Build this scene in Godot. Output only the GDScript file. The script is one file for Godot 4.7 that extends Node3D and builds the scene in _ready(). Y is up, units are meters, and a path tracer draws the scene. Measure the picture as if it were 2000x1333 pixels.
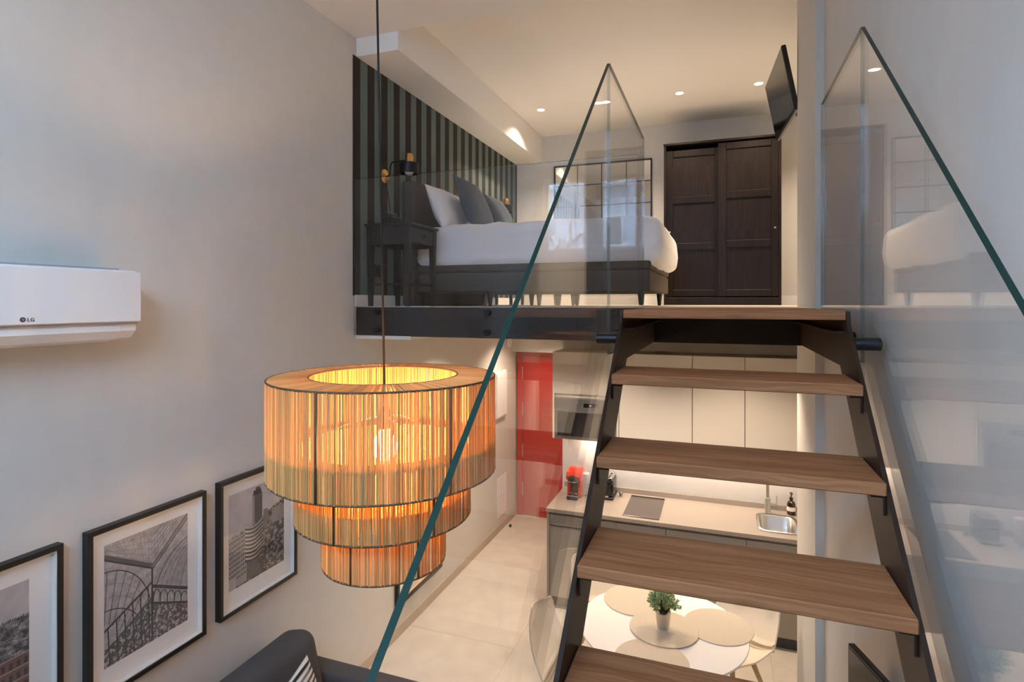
extends Node3D
# Duplex flat: double-height room, steel stair with glass guards, bedroom loft, kitchen below.

const XL := -2.347   # face of the left wall
const XR := 0.51     # face of the right wall beside the stair
const XK := 0.78     # right wall of the kitchen
const XU := 1.38     # right wall of the loft
const ZF := -3.314   # edge of the loft
const ZB := -6.62    # back wall
const ZR := 0.85     # window wall behind the camera
const LF := 2.572    # loft floor
const SB := 2.374    # underside of the loft
const CM := 4.416    # ceiling of the tall room
const CL := 4.61     # ceiling of the loft

var M := {}
var used := {}
var rng := RandomNumberGenerator.new()

# ------------------------------------------------------------------ naming
func numbered(n: String) -> String:
	if not used.has(n):
		used[n] = 0
		return n
	used[n] += 1
	return "%s_%03d" % [n, used[n]]

func tag(o: Node, label: String, category: String, group := "", kind := "") -> void:
	o.set_meta("label", label)
	if category != "": o.set_meta("category", category)
	if group != "": o.set_meta("group", group)
	if kind != "": o.set_meta("kind", kind)

func thing(called: String, label: String, category: String, at := Vector3.ZERO, turn := 0.0, group := "") -> Node3D:
	var o := Node3D.new()
	o.name = numbered(called)
	add_child(o)
	o.position = at
	o.rotation.y = turn
	tag(o, label, category, group)
	return o

func part(called: String, mesh: Mesh, mat: Material, parent: Node, at := Vector3.ZERO, rot := Vector3.ZERO) -> MeshInstance3D:
	var o := MeshInstance3D.new()
	o.name = called
	o.mesh = mesh
	o.material_override = mat
	parent.add_child(o, true)
	o.position = at
	o.rotation = rot
	return o

func single(called: String, mesh: Mesh, mat: Material, label: String, category: String, at := Vector3.ZERO, rot := Vector3.ZERO, group := "") -> MeshInstance3D:
	var o := part(numbered(called), mesh, mat, self, at, rot)
	tag(o, label, category, group)
	return o

func struct(called: String, mesh: Mesh, mat: Material, label := "") -> MeshInstance3D:
	var o := part(numbered(called), mesh, mat, self)
	o.set_meta("kind", "structure")
	if label != "": o.set_meta("label", label)
	return o

# ------------------------------------------------------------------ shapes
func begin(smooth := false) -> SurfaceTool:
	var st := SurfaceTool.new()
	st.begin(Mesh.PRIMITIVE_TRIANGLES)
	st.set_smooth_group(0 if smooth else -1)
	return st

func done(st: SurfaceTool) -> ArrayMesh:
	st.generate_normals()
	return st.commit()

func tri(st: SurfaceTool, a: Vector3, b: Vector3, c: Vector3, out: Vector3) -> void:
	if (b - a).cross(c - a).dot(out) > 0.0:
		st.add_vertex(a); st.add_vertex(c); st.add_vertex(b)
	else:
		st.add_vertex(a); st.add_vertex(b); st.add_vertex(c)

func quad(st: SurfaceTool, a: Vector3, b: Vector3, c: Vector3, d: Vector3, out: Vector3) -> void:
	tri(st, a, b, c, out)
	tri(st, a, c, d, out)

func add_box(st: SurfaceTool, lo: Vector3, hi: Vector3, bev := 0.0) -> void:
	var c := (lo + hi) * 0.5
	var h := (hi - lo) * 0.5
	var b := minf(bev, minf(h.x, minf(h.y, h.z)) * 0.45)
	for ax in 3:
		var a1 := (ax + 1) % 3
		var a2 := (ax + 2) % 3
		for s in [-1.0, 1.0]:
			var p := []
			for q in [[-1, -1], [1, -1], [1, 1], [-1, 1]]:
				var v := Vector3.ZERO
				v[ax] = s * h[ax]
				v[a1] = q[0] * (h[a1] - b)
				v[a2] = q[1] * (h[a2] - b)
				p.append(c + v)
			var o := Vector3.ZERO
			o[ax] = s
			quad(st, p[0], p[1], p[2], p[3], o)
	if b <= 0.0:
		return
	for ax in 3:            # edges that run along ax
		var a1 := (ax + 1) % 3
		var a2 := (ax + 2) % 3
		for s1 in [-1.0, 1.0]:
			for s2 in [-1.0, 1.0]:
				var e := []
				for t in [-1.0, 1.0]:
					var v := Vector3.ZERO
					v[ax] = t * (h[ax] - b); v[a1] = s1 * h[a1]; v[a2] = s2 * (h[a2] - b)
					var w := Vector3.ZERO
					w[ax] = t * (h[ax] - b); w[a1] = s1 * (h[a1] - b); w[a2] = s2 * h[a2]
					e.append([c + v, c + w])
				var o := Vector3.ZERO
				o[a1] = s1; o[a2] = s2
				quad(st, e[0][0], e[0][1], e[1][1], e[1][0], o)
	for sx in [-1.0, 1.0]:
		for sy in [-1.0, 1.0]:
			for sz in [-1.0, 1.0]:
				tri(st, c + Vector3(sx * h.x, sy * (h.y - b), sz * (h.z - b)), c + Vector3(sx * (h.x - b), sy * h.y, sz * (h.z - b)), c + Vector3(sx * (h.x - b), sy * (h.y - b), sz * h.z), Vector3(sx, sy, sz))

func box(lo: Vector3, hi: Vector3, bev := 0.0) -> ArrayMesh:
	var st := begin()
	add_box(st, lo, hi, bev)
	return done(st)

func cbox(size: Vector3, bev := 0.002) -> ArrayMesh:
	return box(-size * 0.5, size * 0.5, bev)

func boxes(list: Array, bev := 0.0) -> ArrayMesh:
	var st := begin()
	for b in list:
		add_box(st, b[0], b[1], bev)
	return done(st)

func add_tube(st: SurfaceTool, pts: Array, r, sides := 8, closed := false, caps := true) -> void:
	var n := pts.size()
	var rings := []
	var up := Vector3.UP
	var prev := Vector3.ZERO
	for i in n:
		var a: Vector3 = pts[(i - 1 + n) % n] if (i > 0 or closed) else pts[0]
		var b: Vector3 = pts[(i + 1) % n] if (i < n - 1 or closed) else pts[n - 1]
		var t := (b - a).normalized()
		var nx: Vector3
		if i == 0:
			up = Vector3.UP if absf(t.y) < 0.9 else Vector3.RIGHT
			nx = t.cross(up).normalized()
		else:
			nx = (prev - t * prev.dot(t)).normalized()
		prev = nx
		var ny := t.cross(nx).normalized()
		var rr: float = r[i] if r is Array else r
		var ring := []
		for k in sides:
			var an := TAU * k / sides
			ring.append(pts[i] + (nx * cos(an) + ny * sin(an)) * rr)
		rings.append(ring)
	var m := n if closed else n - 1
	for i in m:
		var A: Array = rings[i]
		var B: Array = rings[(i + 1) % n]
		var ca: Vector3 = pts[i]
		for k in sides:
			var k2 := (k + 1) % sides
			var mid: Vector3 = (A[k] + A[k2]) * 0.5 - ca
			quad(st, A[k], A[k2], B[k2], B[k], mid)
	if not closed and caps:
		for e in [0, n - 1]:
			var d: Vector3 = (pts[0] - pts[1]) if e == 0 else (pts[n - 1] - pts[n - 2])
			for k in range(1, sides - 1):
				tri(st, rings[e][0], rings[e][k], rings[e][k + 1], d)

func tube(pts: Array, r, sides := 8, closed := false) -> ArrayMesh:
	var st := begin(true)
	add_tube(st, pts, r, sides, closed)
	return done(st)

func circle(c: Vector3, r: float, n := 24, axis := 1) -> Array:
	var out := []
	for i in n:
		var a := TAU * i / n
		var v := Vector3.ZERO
		v[(axis + 1) % 3] = sin(a) * r
		v[(axis + 2) % 3] = cos(a) * r
		out.append(c + v)
	return out

func add_lathe(st: SurfaceTool, prof: Array, segs := 32, at := Vector3.ZERO) -> void:
	var grp := 1
	for i in prof.size() - 1:
		var p: Vector2 = prof[i]
		var q: Vector2 = prof[i + 1]
		if i > 0:
			var before: Vector2 = (p - prof[i - 1]).normalized()
			if before.dot((q - p).normalized()) < 0.82:
				grp += 1
		st.set_smooth_group(grp)
		var d := q - p
		var nrm := Vector2(d.y, -d.x)
		for k in segs:
			var a := TAU * k / segs
			var b := TAU * (k + 1) / segs
			var ra := Vector3(cos(a), 0, sin(a))
			var rb := Vector3(cos(b), 0, sin(b))
			var rm := (ra + rb).normalized()
			var o := rm * nrm.x + Vector3(0, nrm.y, 0)
			var v1 := at + ra * p.x + Vector3(0, p.y, 0)
			var v2 := at + rb * p.x + Vector3(0, p.y, 0)
			var v3 := at + rb * q.x + Vector3(0, q.y, 0)
			var v4 := at + ra * q.x + Vector3(0, q.y, 0)
			if p.x > 1e-6: tri(st, v1, v2, v3, o)
			if q.x > 1e-6: tri(st, v1, v3, v4, o)

func lathe(prof: Array, segs := 32) -> ArrayMesh:
	var st := begin(true)
	add_lathe(st, prof, segs)
	return done(st)

func cyl(r: float, h: float, segs := 24, bev := 0.001) -> ArrayMesh:   # from y 0 to h
	return lathe([Vector2(0, 0), Vector2(r - bev, 0), Vector2(r, bev), Vector2(r, h - bev), Vector2(r - bev, h), Vector2(0, h)], segs)

# polygon in the plane (e1, e2), thickened along e3 from d0 to d1; [faces, rim]
func plate(poly: PackedVector2Array, e1: Vector3, e2: Vector3, e3: Vector3, d0: float, d1: float, at := Vector3.ZERO) -> Array:
	var f := begin()
	var t := Geometry2D.triangulate_polygon(poly)
	for i in range(0, t.size(), 3):
		var v := []
		for k in 3:
			var p := poly[t[i + k]]
			v.append(at + e1 * p.x + e2 * p.y)
		tri(f, v[0] + e3 * d0, v[1] + e3 * d0, v[2] + e3 * d0, e3 * (d0 - d1))
		tri(f, v[0] + e3 * d1, v[1] + e3 * d1, v[2] + e3 * d1, e3 * (d1 - d0))
	var r := begin()
	var ccw := not Geometry2D.is_polygon_clockwise(poly)
	for i in poly.size():
		var p := poly[i]
		var q := poly[(i + 1) % poly.size()]
		var dd := q - p
		var nn := Vector2(dd.y, -dd.x) if ccw else Vector2(-dd.y, dd.x)
		var a := at + e1 * p.x + e2 * p.y
		var b := at + e1 * q.x + e2 * q.y
		quad(r, a + e3 * d0, b + e3 * d0, b + e3 * d1, a + e3 * d1, e1 * nn.x + e2 * nn.y)
	return [f, r]

func solid_plate(poly: PackedVector2Array, e1: Vector3, e2: Vector3, e3: Vector3, d0: float, d1: float, at := Vector3.ZERO) -> ArrayMesh:
	var fr := plate(poly, e1, e2, e3, d0, d1, at)
	var m: ArrayMesh = done(fr[0])
	var st := SurfaceTool.new()
	st.begin(Mesh.PRIMITIVE_TRIANGLES)
	st.append_from(m, 0, Transform3D.IDENTITY)
	st.append_from(done(fr[1]), 0, Transform3D.IDENTITY)
	return st.commit()

func draped(p: Vector3, nz: FastNoiseLite) -> Vector3:     # soft folds of bedding, fuller at the foot end
	var n := nz.get_noise_3d(p.x * 2.0, p.y * 2.0, p.z * 2.0)
	var q := p + Vector3(0, n * 0.022, n * 0.022)
	if p.x > 0.7:
		q.x += 0.05 * smoothstep(0.7, 0.9, p.x) * (1.0 - absf(p.y + 0.02) * 2.0)
	return q

func rounded_box(size: Vector3, r: float, n := 3, flat := 3, folds: FastNoiseLite = null) -> ArrayMesh:
	var h := size * 0.5
	r = minf(r, minf(h.x, minf(h.y, h.z)) * 0.98)
	var co := [[], [], []]
	for ax in 3:
		var f: float = h[ax] - r
		for k in range(n, 0, -1):
			co[ax].append(-f - r * tan(PI / 4 * k / n))
		for k in flat + 1:
			co[ax].append(-f + 2.0 * f * k / flat)
		for k in range(1, n + 1):
			co[ax].append(f + r * tan(PI / 4 * k / n))
	var st := begin(true)
	for ax in 3:
		var a1 := (ax + 1) % 3
		var a2 := (ax + 2) % 3
		for s in [-1.0, 1.0]:
			var g := []
			for i in co[a1].size():
				var row := []
				for j in co[a2].size():
					var v := Vector3.ZERO
					v[ax] = s * h[ax]; v[a1] = co[a1][i]; v[a2] = co[a2][j]
					var inn := Vector3(clampf(v.x, -h.x + r, h.x - r), clampf(v.y, -h.y + r, h.y - r), clampf(v.z, -h.z + r, h.z - r))
					var p := inn + (v - inn).normalized() * r
					if folds: p = draped(p, folds)
					row.append(p)
				g.append(row)
			var o := Vector3.ZERO
			o[ax] = s
			for i in g.size() - 1:
				for j in g[0].size() - 1:
					var cc: Vector3 = (g[i][j] + g[i + 1][j + 1]) * 0.5
					quad(st, g[i][j], g[i + 1][j], g[i + 1][j + 1], g[i][j + 1], o + cc * 0.2)
	return done(st)

# the chair shell, a bent sheet with thickness
func shell_sheet(nu: int, nv: int, thick: float) -> ArrayMesh:
	var A := []
	var B := []
	var e := 0.004
	for i in nu + 1:
		var ra := []
		var rb := []
		for j in nv + 1:
			var u := float(i) / nu
			var v := float(j) / nv
			var p: Vector3 = shell_point(u, v)
			var du: Vector3 = shell_point(minf(u + e, 1), v) - shell_point(maxf(u - e, 0), v)
			var dv: Vector3 = shell_point(u, minf(v + e, 1)) - shell_point(u, maxf(v - e, 0))
			var nn := du.cross(dv).normalized()
			ra.append(p + nn * thick * 0.5)
			rb.append(p - nn * thick * 0.5)
		A.append(ra); B.append(rb)
	var st := begin(true)
	for i in nu:
		for j in nv:
			var o: Vector3 = A[i][j] - B[i][j]
			st.set_smooth_group(1)
			quad(st, A[i][j], A[i + 1][j], A[i + 1][j + 1], A[i][j + 1], o)
			st.set_smooth_group(2)
			quad(st, B[i][j], B[i + 1][j], B[i + 1][j + 1], B[i][j + 1], -o)
	st.set_smooth_group(3)
	if true:
		for i in nu:
			quad(st, A[i][0], A[i + 1][0], B[i + 1][0], B[i][0], A[i][0] - A[i][1])
			quad(st, A[i][nv], A[i + 1][nv], B[i + 1][nv], B[i][nv], A[i][nv] - A[i][nv - 1])
	for j in nv:
		quad(st, A[0][j], A[0][j + 1], B[0][j + 1], B[0][j], A[0][j] - A[1][j])
		quad(st, A[nu][j], A[nu][j + 1], B[nu][j + 1], B[nu][j], A[nu][j] - A[nu - 1][j])
	return done(st)

# pillow: lies in x (width) and y (height), thick along z
func pillow(w: float, h: float, t: float, ear := 0.05, n := 14) -> ArrayMesh:
	var st := begin(true)
	for s in [-1.0, 1.0]:
		var g := []
		for i in n + 1:
			var row := []
			for j in n + 1:
				var u := sin((float(i) / n - 0.5) * PI)
				var v := sin((float(j) / n - 0.5) * PI)
				var k := pow(maxf(0.0, (1.0 - pow(absf(u), 2.4)) * (1.0 - pow(absf(v), 2.4))), 0.55)
				var px := u * w * 0.5 * (1.0 - ear * (1.0 - v * v))
				var py := v * h * 0.5 * (1.0 - ear * (1.0 - u * u))
				row.append(Vector3(px, py, s * (k * t * 0.5 * (1.0 + 0.10 * sin(5.0 * u + 3.0 * v)))))
			g.append(row)
		for i in n:
			for j in n:
				quad(st, g[i][j], g[i + 1][j], g[i + 1][j + 1], g[i][j + 1], Vector3(0, 0, s))
	return done(st)

func uv_quad(a: Vector3, b: Vector3, c: Vector3, d: Vector3, out: Vector3, us := 1.0, vs := 1.0) -> ArrayMesh:   # a top left, b top right, c bottom right, d bottom left
	var st := begin()
	var P := [a, b, c, d]
	var T := [Vector2(0, 0), Vector2(us, 0), Vector2(us, vs), Vector2(0, vs)]
	for t in [[0, 1, 2], [0, 2, 3]]:
		var o: Array = t
		if (P[t[1]] - P[t[0]]).cross(P[t[2]] - P[t[0]]).dot(out) > 0.0:
			o = [t[0], t[2], t[1]]
		for k in o:
			st.set_uv(T[k])
			st.add_vertex(P[k])
	return done(st)

# ------------------------------------------------------------------ materials
func mat(called: String, col: Color, rough := 0.6, metal := 0.0, spec := 0.5) -> StandardMaterial3D:
	var m := StandardMaterial3D.new()
	m.resource_name = called
	m.albedo_color = col
	m.roughness = rough
	m.metallic = metal
	m.metallic_specular = spec
	M[called] = m
	return m

func rgb(r: int, g: int, b: int) -> Color:
	return Color(r / 255.0, g / 255.0, b / 255.0)

func noise(seed_: int, freq: float, oct := 3) -> FastNoiseLite:
	var n := FastNoiseLite.new()
	n.seed = seed_
	n.noise_type = FastNoiseLite.TYPE_SIMPLEX_SMOOTH
	n.frequency = freq
	n.fractal_type = FastNoiseLite.FRACTAL_FBM
	n.fractal_octaves = oct
	return n

func tri_tex(m: StandardMaterial3D, img: Image, scale: Vector3, world := true) -> void:
	m.albedo_texture = ImageTexture.create_from_image(img)
	m.uv1_triplanar = true
	m.uv1_world_triplanar = world
	m.uv1_scale = scale

func wood_image(seed_: int, dark: Color, light: Color, w := 640, h := 320) -> Image:
	var im := Image.create_empty(w, h, false, Image.FORMAT_RGB8)
	var broad := noise(seed_, 0.012, 3)
	var fine := noise(seed_ + 7, 0.05, 3)
	for y in h:
		for x in w:
			var wob := 7.0 * broad.get_noise_2d(x * 0.5, y * 1.2)
			var g := broad.get_noise_2d(x * 0.16, (y + wob) * 3.0) * 0.55 + fine.get_noise_2d(x * 0.10, (y + wob) * 3.6) * 0.55
			var f := clampf(0.5 + g, 0.0, 1.0)
			im.set_pixel(x, y, dark.lerp(light, f))
	return im

func grain_image(seed_: int, a: Color, b: Color, freq: float, n := 256) -> Image:
	var im := Image.create_empty(n, n, false, Image.FORMAT_RGB8)
	var f1 := noise(seed_, freq, 4)
	for y in n:
		for x in n:
			im.set_pixel(x, y, a.lerp(b, clampf(0.5 + 0.9 * f1.get_noise_2d(x, y), 0.0, 1.0)))
	return im

func glow(called: String, col: Color, energy: float) -> StandardMaterial3D:
	var m := mat(called, Color(0.9, 0.9, 0.9), 0.4)
	m.emission_enabled = true
	m.emission = col
	m.emission_energy_multiplier = energy
	return m

func make_materials() -> void:
	var wall := mat("wall paint", rgb(212, 209, 203), 0.9, 0.0, 0.25)
	tri_tex(wall, grain_image(3, Color(0.988, 0.988, 0.988), Color(1, 1, 1), 0.03), Vector3(0.9, 0.9, 0.9))
	mat("ceiling paint", rgb(232, 230, 227), 0.9, 0.0, 0.25)
	var tile := mat("floor tile", rgb(220, 212, 199), 0.34, 0.0, 0.45)
	tri_tex(tile, grain_image(11, Color(0.955, 0.95, 0.94), Color(1, 1, 1), 0.02), Vector3(0.7, 0.7, 0.7))
	mat("grout", rgb(186, 178, 166), 0.9)
	mat("baseboard beige", rgb(188, 174, 157), 0.55)
	mat("white lacquer", rgb(236, 234, 230), 0.4)
	mat("white plastic", rgb(238, 238, 238), 0.35)
	mat("grey plastic", rgb(160, 165, 170), 0.5)
	mat("black steel", rgb(50, 35, 27), 0.5, 0.0, 0.32)
	mat("fascia paint", rgb(33, 32, 34), 0.6, 0.0, 0.4)
	mat("black metal", rgb(28, 28, 30), 0.4, 0.3)
	mat("black plastic", rgb(22, 22, 24), 0.3)
	mat("screen", rgb(10, 11, 13), 0.12)
	mat("chrome", rgb(205, 203, 200), 0.18, 1.0)
	mat("steel", rgb(190, 188, 185), 0.3, 1.0)
	mat("brass", rgb(205, 160, 95), 0.28, 1.0)
	for k in 3:
		var w := mat("tread wood %d" % k, Color.WHITE, 0.62, 0.0, 0.28)
		tri_tex(w, wood_image(20 + k * 5, rgb(136, 87, 55), rgb(176, 120, 82)), Vector3(0.8, 1.6, 1.6), false)
		w.uv1_offset = Vector3(0.5, 0.2 + 0.3 * k, 0.3 + 0.2 * k)
	var dw := mat("dark stain wood", Color.WHITE, 0.4, 0.0, 0.3)
	var di := wood_image(41, rgb(20, 15, 13), rgb(36, 27, 23), 320, 320)
	di.rotate_90(CLOCKWISE)
	tri_tex(dw, di, Vector3(1.5, 1.5, 1.5))
	mat("dark furniture", rgb(21, 19, 19), 0.5)
	var oak := mat("pale wood", Color.WHITE, 0.5)
	tri_tex(oak, wood_image(61, rgb(205, 172, 128), rgb(226, 197, 156), 160, 160), Vector3(2, 2, 2), false)
	mat("cream shell", rgb(232, 221, 203), 0.4)
	mat("table white", rgb(240, 238, 234), 0.3)
	var pm := mat("placemat", Color.WHITE, 0.85)
	tri_tex(pm, grain_image(70, rgb(200, 186, 164), rgb(220, 207, 187), 0.12), Vector3(5, 5, 5))
	mat("cabinet beige", rgb(206, 199, 188), 0.5)
	mat("cabinet taupe", rgb(150, 142, 132), 0.45)
	mat("carcass", rgb(128, 118, 104), 0.6)
	var ct := mat("worktop", Color.WHITE, 0.35)
	tri_tex(ct, grain_image(81, rgb(138, 127, 117), rgb(152, 141, 131), 0.2), Vector3(3, 3, 3))
	mat("hob glass", rgb(76, 70, 66), 0.14)
	mat("dark glass", rgb(16, 17, 19), 0.08)
	mat("red lacquer", rgb(178, 26, 18), 0.16)
	mat("red plastic", rgb(208, 44, 20), 0.25)
	mat("gold foil", rgb(240, 165, 60), 0.25, 1.0)
	mat("upholstery brown", rgb(80, 70, 62), 0.9)
	mat("sheet white", rgb(234, 234, 236), 0.85)
	mat("cushion slate", rgb(74, 84, 95), 0.9)
	var sf := mat("sofa cloth", Color.WHITE, 0.95)
	tri_tex(sf, grain_image(91, rgb(66, 65, 67), rgb(88, 86, 87), 0.3), Vector3(4, 4, 4))
	mat("mirror", rgb(225, 228, 228), 0.02, 1.0)
	mat("mat board", rgb(238, 236, 232), 0.85)
	mat("frame black", rgb(26, 24, 24), 0.4)
	mat("pot metal", rgb(208, 200, 188), 0.35, 0.6)
	mat("soil", rgb(60, 46, 34), 0.95)
	mat("amber glass", rgb(46, 26, 16), 0.1)
	mat("paper label", rgb(225, 220, 210), 0.8)
	mat("ink grey", rgb(70, 70, 74), 0.6)
	mat("cord black", rgb(24, 23, 23), 0.6)
	mat("trim brown", rgb(92, 66, 40), 0.7)
	var leaf := mat("leaf", Color.WHITE, 0.6)
	leaf.vertex_color_use_as_albedo = true
	leaf.backlight_enabled = true
	leaf.backlight = Color(0.25, 0.3, 0.15)
	var ju := mat("jute", Color.WHITE, 0.9, 0.0, 0.2)
	ju.vertex_color_use_as_albedo = true
	ju.backlight_enabled = true
	ju.backlight = Color(0.9, 0.85, 0.75)
	var g := mat("guard glass", Color(0.62, 0.72, 0.68, 0.008), 0.0, 0.0, 0.38)
	g.transparency = BaseMaterial3D.TRANSPARENCY_ALPHA
	var g2 := mat("picture glass", Color(0.9, 0.9, 0.9, 0.02), 0.0)
	g2.transparency = BaseMaterial3D.TRANSPARENCY_ALPHA
	mat("glass edge", rgb(18, 50, 44), 0.25, 0.0, 0.35)
	var pe := mat("pale glass edge", Color(0.25, 0.40, 0.38, 0.30), 0.05)
	pe.transparency = BaseMaterial3D.TRANSPARENCY_ALPHA
	glow("downlight glow", Color(1.0, 0.9, 0.78), 6.0)
	glow("bulb glow", Color(1.0, 0.80, 0.52), 14.0)
	glow("led glow", Color(1.0, 0.86, 0.72), 5.0)
	glow("clock glow", Color(0.9, 0.95, 1.0), 1.0)
	mat("facade paint", rgb(196, 204, 216), 0.9)
	mat("facade window", rgb(58, 66, 76), 0.15)
	mat("bark", rgb(60, 52, 46), 0.95)
	mat("pavement", rgb(150, 150, 150), 0.95)
	# striped wallpaper, one period across
	var wi := Image.create_empty(128, 128, false, Image.FORMAT_RGB8)
	var wn := noise(5, 0.09, 3)
	for y in 128:
		for x in 128:
			var c := rgb(43, 38, 36) if x < 64 else rgb(100, 115, 110)
			var f := 1.0 + 0.10 * wn.get_noise_2d(x * 2.0, y * 0.3)
			wi.set_pixel(x, y, Color(c.r * f, c.g * f, c.b * f))
	var wp := mat("wallpaper", Color.WHITE, 0.85)
	wp.albedo_texture = ImageTexture.create_from_image(wi)
	# striped cushion
	var si := Image.create_empty(64, 64, false, Image.FORMAT_RGB8)
	for y in 64:
		for x in 64:
			si.set_pixel(x, y, rgb(222, 218, 212) if (y % 16) < 9 else rgb(40, 38, 38))
	var sc := mat("cushion stripes", Color.WHITE, 0.9)
	tri_tex(sc, si, Vector3(10, 10, 10), false)

# ------------------------------------------------------------------ prints on the wall
func px(im: Image, x: int, y: int, c: Color, a := 1.0) -> void:
	if x >= 0 and y >= 0 and x < im.get_width() and y < im.get_height():
		im.set_pixel(x, y, im.get_pixel(x, y).lerp(c, a))

func line(im: Image, a: Vector2, b: Vector2, wd: float, v: float, al := 1.0) -> void:
	var W := im.get_width()
	var H := im.get_height()
	var p := Vector2(a.x * W, a.y * H)
	var q := Vector2(b.x * W, b.y * H)
	var n := int(p.distance_to(q) * 1.5) + 1
	var perp := (q - p).normalized().orthogonal()
	var c := Color(v, v * 0.97, v * 0.96)
	for i in n + 1:
		var m := p.lerp(q, float(i) / n)
		for k in range(int(ceil(wd))):
			var s := m + perp * (k - (wd - 1.0) * 0.5)
			px(im, int(s.x), int(s.y), c, al)

func arc(im: Image, c: Vector2, rx: float, ry: float, a0: float, a1: float, wd: float, v: float, al := 1.0) -> void:
	var prev := Vector2.ZERO
	for i in 25:
		var a := lerpf(a0, a1, i / 24.0)
		var p := c + Vector2(cos(a) * rx, -sin(a) * ry)
		if i > 0: line(im, prev, p, wd, v, al)
		prev = p

func fill(im: Image, x0: float, y0: float, x1: float, y1: float, v: float, nz: FastNoiseLite = null, amp := 0.0) -> void:
	var W := im.get_width()
	var H := im.get_height()
	for y in range(int(y0 * H), int(y1 * H)):
		for x in range(int(x0 * W), int(x1 * W)):
			var g := v + (amp * nz.get_noise_2d(x, y) if nz else 0.0)
			px(im, x, y, Color(g, g * 0.97, g * 0.97))

func print_glasshouse() -> Image:
	var im := Image.create_empty(300, 400, false, Image.FORMAT_RGB8)
	var nz := noise(101, 0.03, 3)
	fill(im, 0, 0, 1, 1, 0.68, nz, 0.12)
	for i in 14:       # roof bars above the eaves
		line(im, Vector2(0.54 - i * 0.05, 0.0), Vector2(0.54 - i * 0.035, 0.33 - i * 0.02), 1, 0.5, 0.7)
		line(im, Vector2(0.52 + i * 0.04, 0.0), Vector2(0.54 + i * 0.036, 0.34 - i * 0.026), 1, 0.42, 0.7)
	for i in 5:
		line(im, Vector2(0, 0.02 + i * 0.012), Vector2(0.53, 0.06 + i * 0.06), 1, 0.45, 0.8)
		line(im, Vector2(0.55, 0.28 - i * 0.05), Vector2(1.0, -0.1 - i * 0.02), 2, 0.35, 0.8)
	line(im, Vector2(0, 0.09), Vector2(0.54, 0.335), 13, 0.34)
	line(im, Vector2(0, 0.115), Vector2(0.54, 0.36), 5, 0.18)
	line(im, Vector2(0.54, 0.34), Vector2(1.0, 0.0), 9, 0.42)
	line(im, Vector2(0.54, 0.37), Vector2(1.0, 0.04), 4, 0.2)
	for r in 7:        # left vault
		arc(im, Vector2(-0.02, 0.78 + r * 0.05), 0.56 - r * 0.03, 0.56 - r * 0.055, 0.0, 1.7, 3 if r % 3 == 0 else 1, 0.2 if r % 3 == 0 else 0.4)
	for k in 9:
		var a := 0.15 + k * 0.19
		line(im, Vector2(-0.02 + cos(a) * 0.25, 0.95 - sin(a) * 0.3), Vector2(-0.02 + cos(a) * 0.56, 0.78 - sin(a) * 0.56), 2, 0.25)
	for r in 6:        # right vault
		arc(im, Vector2(1.15, 0.72), 0.6 - r * 0.07, 0.52 - r * 0.03, 1.7, 3.14, 3 if r == 0 else 1, 0.25)
	for k in 22:
		line(im, Vector2(0.57 + k * 0.02, 0.5 + k * 0.008), Vector2(0.68 + k * 0.035, 0.30 - k * 0.008), 1, 0.38, 0.8)
	line(im, Vector2(0.54, 0.35), Vector2(0.54, 1.0), 6, 0.13)
	line(im, Vector2(0.55, 0.52), Vector2(1.0, 0.70), 11, 0.2)
	line(im, Vector2(0.55, 0.67), Vector2(1.0, 0.83), 7, 0.2)
	for k in 5:
		var x := 0.59 + k * 0.09
		arc(im, Vector2(x, 0.60 + k * 0.037), 0.035, 0.035, 0.0, 3.14, 3, 0.18)
		line(im, Vector2(x - 0.04, 0.57 + k * 0.037), Vector2(x - 0.04, 0.69 + k * 0.035), 4, 0.15)
	line(im, Vector2(0, 0.70), Vector2(0.54, 0.48), 7, 0.18)
	line(im, Vector2(0, 0.88), Vector2(0.54, 0.62), 5, 0.2)
	for k in 6:
		line(im, Vector2(0.04 + k * 0.09, 0.69 - k * 0.037), Vector2(0.06 + k * 0.09, 1.0), 4, 0.16)
	var fz := noise(104, 0.16, 4)
	for y in range(250, 400):
		for x in 300:
			var lim := 0.86 - 0.25 * (x / 162.0) if x < 162 else 0.68 + 0.14 * ((x - 162) / 138.0)
			if float(y) / 400.0 > lim and fz.get_noise_2d(x * 0.35, y * 0.35) + 0.5 * fz.get_noise_2d(x, y) > -0.12:
				var g := 0.20 + 0.55 * maxf(0.0, fz.get_noise_2d(x * 2.0, y * 2.0))
				px(im, x, y, Color(g, g * 0.96, g * 0.95), 0.85)
	return im

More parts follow.
